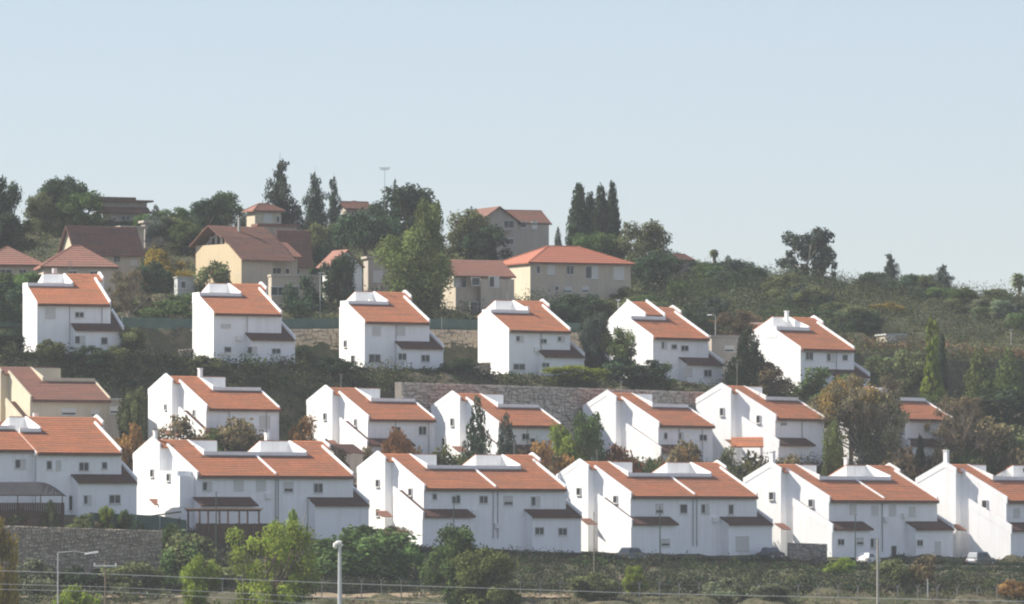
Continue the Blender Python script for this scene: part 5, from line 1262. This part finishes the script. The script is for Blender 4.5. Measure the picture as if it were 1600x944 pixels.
def pole(px, ytop, ybot, Y, label, r=0.12, m='oldwood', lean=0.0, cross=None, name='utility_pole'):
    Y = YW(px, Y)
    x = xat(px, Y); zb = zat(ybot, Y); h = zat(ytop, Y) - zb
    root = empty(name, (x, Y, zb)); tag(root, label, 'pole')
    MB().tube([(0, 0, -0.3), (lean * 0.5, 0, h * 0.5), (lean, 0, h)], [r * 1.25, r * 1.1, r * 0.85], 8).build('pole_shaft', M[m], root)
    if cross:
        w_, dz = cross
        MB().box(lean - w_, lean + w_, -0.08, 0.08, h - dz - 0.07, h - dz + 0.07).build('crossarm', M['ac'], root)
        for q in (-0.9, 0.0, 0.9):
            MB().tube([(lean + q * w_, 0, h - dz + 0.071), (lean + q * w_, 0, h - dz + 0.3)], 0.05, 6).build('insulator', M['ac'], root)
    return root
pole(165, 876, 1010, 690, 'dark power pole with a pale crossarm at the lower left', 0.09, 'oldwood', 0, (1.25, 0.55))
pole(1371, 842, 1000, 720, 'grey concrete pole in front of the fifth front house', 0.13, 'concrete')
pole(460, 800, 910, 755, 'thin leaning pole behind the bright lime-green tree', 0.06, 'palebark', 1.3)
pole(928, 800, 895, 758, 'thin pole with a small pale lamp left of the fourth front house', 0.05, 'palebark')
pole(1369, 425, 455, 985, 'small power pole on the right ridge', 0.06, 'oldwood', 0, (0.9, 0.3))
pole(1449, 905, 945, 745, 'stub post among the bank shrubs at right', 0.06, 'galv')
an = empty('tv_antenna', P(601, 330, 985)); tag(an, 'tall television antenna on the skyline beside the big dark pine', 'antenna')
ha = zat(262, 985) - zat(330, 985)
MB().tube([(0, 0, 0), (0, 0, ha)], [0.05, 0.03], 5).build('mast', M['pipe'], an)
b = MB()
for k in range(4): b.tube([(-0.9 + .1 * k, 0, ha - 0.12 * k), (0.9 - .1 * k, 0, ha - 0.12 * k)], 0.035, 4)
b.build('aerial_rods', M['pipe'], an)

def cable(label, pts, r=0.022, m='galv', sag=0.0):
    pp = [P(*p) for p in pts]; out = []
    for i in range(len(pp) - 1):
        for k in range(12):
            t = k / 12; p = pp[i].lerp(pp[i + 1], t); p.z -= sag * 4 * t * (1 - t); out.append(p)
    out.append(pp[-1]); o0 = out[0].copy()
    o = MB().tube([p - o0 for p in out], r, 5).build('overhead_cable', M[m]); o.location = o0
    tag(o, label, 'cable')
cable('uppermost pale overhead cable crossing the foreground, running down to the right', [(-60, 890, 690), (166, 897, 690), (545, 912, 690), (1000, 927, 690), (1700, 942, 690)], 0.028)
cable('second overhead cable from the top at the lower left', [(-60, 911, 690), (165, 917, 690), (400, 928, 690), (700, 944, 690)], 0.022)
cable('third overhead cable from the top at the lower left', [(-60, 920, 691), (165, 924, 691), (400, 937, 691), (560, 950, 691)], 0.022)
cable('green cable slanting down right from the white street lamp', [(534, 856, 560), (590, 890, 600), (648, 912, 640)], 0.03, 'netting')

def post_fence():
    Y = 747.0
    root = empty('wire_fence', P(100, 945, Y)); tag(root, 'wire mesh fence with Y-topped concrete posts along the foot of the bank', 'fence')
    ox, oy, oz = root.location
    b = MB(); h = 2.6
    b.box(-0.06, 0.06, -0.06, 0.06, -0.8, h - 0.45)
    b.hexa([(-0.05, -.04, h - .46), (0.05, -.04, h - .46), (0.05, .04, h - .46), (-0.05, .04, h - .46)], [(-0.36, -.03, h), (-0.29, -.03, h), (-0.29, .03, h), (-0.36, .03, h)])
    b.hexa([(-0.05, -.04, h - .47), (0.05, -.04, h - .47), (0.05, .04, h - .47), (-0.05, .04, h - .47)], [(0.29, -.03, h), (0.36, -.03, h), (0.36, .03, h), (0.29, .03, h)])
    me = b.mesh('post', M['concrete'])
    px = 100 + 31 * 6; tops = []
    while px < 1640:
        yt = 898 + (px - 300) * 0.0125; z = zat(yt, Y) - h
        o = link(bpy.data.objects.new('post', me), root); o.location = (xat(px, Y) - ox, 0, z - oz); tops.append((xat(px, Y) - ox, z + h - oz)); px += 31
    for dz in (-0.45, -1.6):
        MB().tube([(x_, -0.07, z_ + dz) for x_, z_ in tops], 0.008, 4).build('wire', M['galv'], root)
post_fence()

# green netting fence above the tan wall
def net_fence():
    Y = 870.2
    root = empty('netting_fence', P(200, 515, Y)); tag(root, 'green netting fence on top of the tan wall behind the upper row', 'fence')
    ox, oy, oz = root.location
    prev = None
    for px, yb in [(-120, 509), (60, 511), (190, 513), (330, 516), (440, 515), (600, 514), (690, 515), (760, 517), (860, 520), (955, 522)]:
        dy = YW(px, Y) - oy; x = xat(px, YW(px, Y)); z = zat(yb, YW(px, Y))
        MB().tube([(x - ox, dy, z - oz - 0.4), (x - ox, dy, z - oz + 1.7)], 0.04, 5).build('post', M['galv'], root)
        if prev:
            MB().hexa([(prev[0] - ox, prev[2] + .02, prev[1] - oz), (x - ox, dy + .02, z - oz), (x - ox, dy + .05, z - oz), (prev[0] - ox, prev[2] + .05, prev[1] - oz)],
                      [(prev[0] - ox, prev[2] + .02, prev[1] - oz + 1.5), (x - ox, dy + .02, z - oz + 1.5), (x - ox, dy + .05, z - oz + 1.5), (prev[0] - ox, prev[2] + .05, prev[1] - oz + 1.5)]).build('netting', M['netting'], root)
        prev = (x, z, dy)
net_fence()
def yard_fence():
    Y = YW(150, 765.5)
    root = empty('netting_fence', P(150, 830, Y)); tag(root, 'blue-green netting fence on top of the fieldstone wall at left', 'fence')
    ox, oy, oz = root.location; prev = None
    for px, yb in [(140, 826), (175, 828), (213, 829), (250, 831), (292, 838)]:
        dy = YW(px, 765.5) - oy; x = xat(px, dy + oy); z = zat(yb, dy + oy)
        MB().tube([(x - ox, dy, z - oz - 0.4), (x - ox, dy, z - oz + 2.0)], 0.04, 5).build('post', M['galv'], root)
        if prev:
            MB().hexa([(prev[0] - ox, prev[2] + .02, prev[1] - oz - .4), (x - ox, dy + .02, z - oz - .4), (x - ox, dy + .05, z - oz - .4), (prev[0] - ox, prev[2] + .05, prev[1] - oz - .4)],
                      [(prev[0] - ox, prev[2] + .02, prev[1] - oz + 1.9), (x - ox, dy + .02, z - oz + 1.9), (x - ox, dy + .05, z - oz + 1.9), (prev[0] - ox, prev[2] + .05, prev[1] - oz + 1.9)]).build('netting', M['netting'], root)
        prev = (x, z, dy)
    Y = YW(228, 767.5); S = F / Y
    root = empty('pergola', P(228, 835, Y)); tag(root, 'low dark-roofed lean-to at the foot of the second front house side wall', 'pergola')
    W_ = 54 / S; z0 = 34 / S
    b = MB(); b.hexa([(0, 0, z0 - .55), (W_, 0, z0), (W_, 2.5, z0), (0, 2.5, z0 - .55)], [(0, 0, z0 - .4), (W_, 0, z0 + .15), (W_, 2.5, z0 + .15), (0, 2.5, z0 - .4)]); b.build('roof', M['wood'], root)
    for q in (.1, W_ / 2, W_ - .1): MB().box(q - .06, q + .06, 0.05, .17, -1, z0 - .58).build('post', M['wood'], root)
yard_fence()

# ------------------------------------------------------------------ garden structures
def pergola():
    Y = YW(306, 765.5); S = F / Y * math.cos(R(37))
    root = empty('pergola', P(312, 842, Y), R(37)); tag(root, 'brown timber pergola on posts in front of the second front house', 'pergola')
    W_ = (402 - 312) / S; zt_ = (842 - 799) * Y / F
    for q in range(4):
        for yy in (0, 2.4):
            MB().box(q * W_ / 3 - .08, q * W_ / 3 + .08, yy - .08, yy + .08, -1, zt_).build('post', M['wood'], root)
    for yy in (0, 2.4): MB().box(-0.3, W_ + 0.3, yy - .06, yy + .06, zt_ + 0.002, zt_ + 0.22).build('beam', M['wood'], root)
    me = MB().box(-.05, .05, -0.5, 2.9, zt_ + .224, zt_ + .36).mesh('rafter', M['wood'])
    for k in range(15):
        o = link(bpy.data.objects.new('rafter', me), root); o.location = (-0.2 + k * (W_ + 0.4) / 14, 0, 0)
pergola()
def board_fence():
    Y = YW(300, 765.0); S = F / Y * math.cos(R(37))
    root = empty('board_fence', P(306, 846, Y), R(37)); tag(root, 'dark brown board fence below the timber pergola', 'fence')
    W_ = (440 - 306) / S; n = 46; me = MB().box(0, W_ / n - 0.025, -0.02, 0.02, -0.6, (846 - 818) * Y / F).mesh('board', M['wood'])
    for k in range(n):
        o = link(bpy.data.objects.new('board', me), root); o.location = (k * W_ / n, random.uniform(-.01, .01), random.uniform(-.04, .04))
    MB().box(0, W_, 0.022, 0.08, 0.4, 0.5).build('rail', M['wood'], root)
board_fence()
def canopy():
    Y = 762.6; S = F / Y
    root = empty('canopy', P(-8, 815, Y)); tag(root, 'dark domed canopy roof over an open seating area at the left edge', 'canopy')
    W_ = (101 + 8) / S; z0 = (815 - 775) / S; z1 = (815 - 753) / S; b = MB(); n = 12; prev = None
    for k in range(n):
        a0, a1 = k / n, (k + 1) / n
        def hz(a): return z0 + (z1 - z0) * min(1, math.sin(math.pi * min(0.5, (1 - a) * 1.3)) ) 
        b.hexa([(a0 * W_, -0.2, z0 + .0), (a1 * W_, -0.2, z0 + .0), (a1 * W_, 3.2, hz(a1) - .1), (a0 * W_, 3.2, hz(a0) - .1)],
               [(a0 * W_, -0.2, z0 + .12), (a1 * W_, -0.2, z0 + .12), (a1 * W_, 3.2, hz(a1)), (a0 * W_, 3.2, hz(a0))])
    b.build('canopy_cover', M['canvas'], root)
    for q in (0.02, 0.33, 0.66, 0.97):
        MB().box(q * W_ - .06, q * W_ + .06, -.15, -.03, -1, z0 - .004).build('post', M['wood'], root)
    me = MB().box(0.01, W_ / 30 - 0.02, 0.3, 0.34, -1, z0 - 0.8).mesh('screen_board', M['wood'])
    for k in range(30):
        o = link(bpy.data.objects.new('screen_board', me), root); o.location = (k * W_ / 30, 0, 0)
canopy()
def small_canopy():
    Y = YW(342, 840.0); S = F / Y
    root = empty('garden_canopy', P(342, 574, Y)); tag(root, 'small white flat garden canopy in front of the second upper house', 'canopy')
    W_ = 31 / S; zt_ = 20 / S
    MB().box(0, W_, 0, 2, zt_, zt_ + 0.14).build('canopy_cover', M['ac'], root)
    for q in (0.1, W_ - 0.1):
        for yy in (0.1, 1.9): MB().box(q - .05, q + .05, yy - .05, yy + .05, -1, zt_ - .002).build('post', M['ac'], root)
small_canopy()
def porch():
    Y = YW(1143, 800.5); S = F / Y
    root = empty('garden_porch', P(1143, 735, Y)); tag(root, 'open porch with a small orange tiled roof left of the white-parapet house', 'porch')
    W_ = 50 / S; z0 = 36 / S
    b = MB(); roof_courses(b, 0, W_, 0, z0, 1.8, z0 + 1.3); roof_courses(b, 0, W_, 3.6, z0, 1.8, z0 + 1.3); b.build('roof', M['tile'], root)
    for q in (0.2, W_ - .2):
        for yy in (0.3, 3.2): MB().box(q - .1, q + .1, yy - .1, yy + .1, -1, z0 - .01).build('post', M['white'], root)
porch()
def leanto():
    Y = YW(525, 799.0); S = F / Y
    root = empty('garden_shed', P(525, 745, Y), R(38)); tag(root, 'dark tiled lean-to shed against the third middle house', 'shed')
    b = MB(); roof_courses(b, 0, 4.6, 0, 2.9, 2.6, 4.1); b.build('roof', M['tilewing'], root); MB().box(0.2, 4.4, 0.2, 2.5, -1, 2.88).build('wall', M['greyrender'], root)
leanto()

# ------------------------------------------------------------------ cars
def car(px, py, Y, rz, paint, label, L=4.4, H=1.48, W_=1.75, suv=False):
    root = empty('parked_car', P(px, py, Y), rz); tag(root, label, 'car')
    h1 = 0.86 if not suv else 0.98
    prof = [(-L / 2, .32), (-L / 2, .62), (-L / 2 + .12, h1 - .08), (-L / 2 + .45, h1), (L / 2 - 1.2, h1), (L / 2 - .25, h1 - .14), (L / 2 - .02, .6), (L / 2, .32), (L / 2 - .5, .24), (-L / 2 + .5, .24)]
    b = MB(); b.prism_y(prof, -W_ / 2, W_ / 2)
    cab = [(-L / 2 + (.15 if suv else .55), h1 + .002), (-L / 2 + (.4 if suv else .95), H - .06), (-L / 2 + .9 if suv else -L / 2 + 1.2, H), (L / 2 - 2.0, H), (L / 2 - 1.75, H - .05), (L / 2 - 1.1, h1 + .002)]
    n = len(cab)
    vs = [(x_, -W_ / 2 + .06 + .12 * (z_ - h1) / (H - h1), z_) for x_, z_ in cab] + [(x_, W_ / 2 - .06 - .12 * (z_ - h1) / (H - h1), z_) for x_, z_ in cab]
    b.piece(vs, [list(range(n)), list(range(2 * n - 1, n - 1, -1))] + [[i, i + n, (i + 1) % n + n, (i + 1) % n][::-1] for i in range(n)])
    bo = b.build('body', M[paint], root)
    md = bo.modifiers.new('soft', 'BEVEL'); md.width = 0.05; md.segments = 2
    xr, xf = cab[1][0] + .1, cab[3][0] + .1
    for s_ in (-1, 1):
        y0 = s_ * (W_ / 2 - .055)
        for a, c in ((cab[0][0] + .35, (xr + xf) / 2 - .06), ((xr + xf) / 2 + .06, cab[5][0] - .3)):
            y1_ = s_ * (W_ / 2 - .13); g = MB(); e = s_ * .012
            top0 = max(a, xr) + .02; top1 = min(c, xf)
            g.hexa([(a, y0 - e, h1 + .06), (c, y0 - e, h1 + .06), (c, y0 + e, h1 + .06), (a, y0 + e, h1 + .06)], [(top0, y1_ - e, H - .12), (top1, y1_ - e, H - .12), (top1, y1_ + e, H - .12), (top0, y1_ + e, H - .12)])
            g.build('side_window', M['glass'], root)
        for x_ in (-L / 2 + .85, L / 2 - .85):
            w_ = MB().tube([(x_, s_ * (W_ / 2 - .17), .32), (x_, s_ * (W_ / 2 + .015), .32)], .32, 14).build('wheel', M['rubber'], root)
            MB().tube([(x_, s_ * (W_ / 2), .32), (x_, s_ * (W_ / 2 + .025), .32)], .19, 10).build('rim', M['galv'], w_)
        MB().box(L / 2 - .12, L / 2 + .004, s_ * .62 - .16, s_ * .62 + .16, .58, .7).build('headlight', M['ac'], root)
        MB().box(-L / 2 - .006, -L / 2 + .1, s_ * .66 - .12, s_ * .66 + .12, .6, .78).build('tail_light', M['tilered'], root)
    g = MB(); (xa, za), (xb, zb_) = cab[4], cab[5]
    g.hexa([(xb - .06, -.66, zb_ + .06), (xb - .06, .66, zb_ + .06), (xb - .02, .66, zb_ + .08), (xb - .02, -.66, zb_ + .08)], [(xa + .03, -.58, za - .05), (xa + .03, .58, za - .05), (xa + .07, .58, za - .03), (xa + .07, -.58, za - .03)])
    g.build('windscreen', M['glass'], root)
def carY(px, Y): return 820 + 0 * px
def put_car(px, Y, *a, **k):
    Y = YW(px, Y)
    x = xat(px, Y); z = gz(x, Y) + 0.05
    py = 472 - math.tan(math.atan((z - ZC) / Y) - PITCH) * F
    car(px, py, Y, *a, **k)
put_car(1356, 767.2, R(60), 'carwhite', 'small white car parked in front of the fifth front house', 3.9, 1.5, 1.68)
put_car(1532, 767.2, R(52), 'carsilver', 'silver-grey estate car parked beside the last front house', 4.6, 1.75, 1.8, suv=True)
put_car(988, 767.2, R(42), 'carsilver', 'grey car parked at the left corner of the fourth front house', 4.4, 1.5)
put_car(1205, 769.5, R(60), 'carblue', 'dark car tucked beside the grey boundary wall of the fifth front house', 4.2, 1.45)

# street in front of the front row
def street():
    vs = []; q = []
    pxs = range(560, 1901, 20)
    for p in pxs:
        for Y in (767.2, 769.8):
            Yw = YW(p, Y); x = xat(p, Yw); vs.append((x, Yw, gz(x, YW(p, 769.0)) + 0.05))
    for i in range(len(pxs) - 1): q.append((2 * i, 2 * i + 2, 2 * i + 3, 2 * i + 1))
    o = link(bpy.data.objects.new('road', fast_mesh('road', np.array(vs), np.array(q), M['asphalt']))); tag(o, kind='structure')
street()
def track():
    xs = [xat(p, 749) for p in range(-200, 901, 10)]; vs = []; q = []
    for i, x in enumerate(xs):
        w_ = 1.6 + 0.5 * math.sin(i * 0.31) + 0.3 * math.sin(i * 0.83)
        for k in range(4):
            Y = 747.4 + w_ * k; vs.append((x, Y, gz(x, Y) + 0.16 + 0.02 * math.sin(i + k)))
    for i in range(len(xs) - 1):
        for k in range(3): a = i * 4 + k; q.append((a, a + 4, a + 5, a + 1))
    M['dirt'] = mat('tan_dirt', (0.24, 0.19, 0.135), 0.97, (0.5, (0.20, 0.155, 0.10), 0.42, 0.62), (2, 0.5, 0.1))
    o = link(bpy.data.objects.new('path', fast_mesh('path', np.array(vs), np.array(q), M['dirt']))); tag(o, kind='structure')
track()

# ------------------------------------------------------------------ haze in the air
def haze():
    b = MB().box(-1500, 1500, -300, 1700, -22, 66)
    m = bpy.data.materials.new('haze'); m.use_nodes = True; t = m.node_tree
    for n in list(t.nodes):
        if n.type != 'OUTPUT_MATERIAL': t.nodes.remove(n)
    v = t.nodes.new('ShaderNodeVolumePrincipled'); v.inputs['Density'].default_value = HAZE; v.inputs['Color'].default_value = (0.86, 0.92, 1.0, 1); v.inputs['Anisotropy'].default_value = 0.2
    out = [n for n in t.nodes if n.type == 'OUTPUT_MATERIAL'][0]; t.links.new(v.outputs[0], out.inputs['Volume'])
    o = b.build('haze', m); tag(o, kind='stuff')
haze()
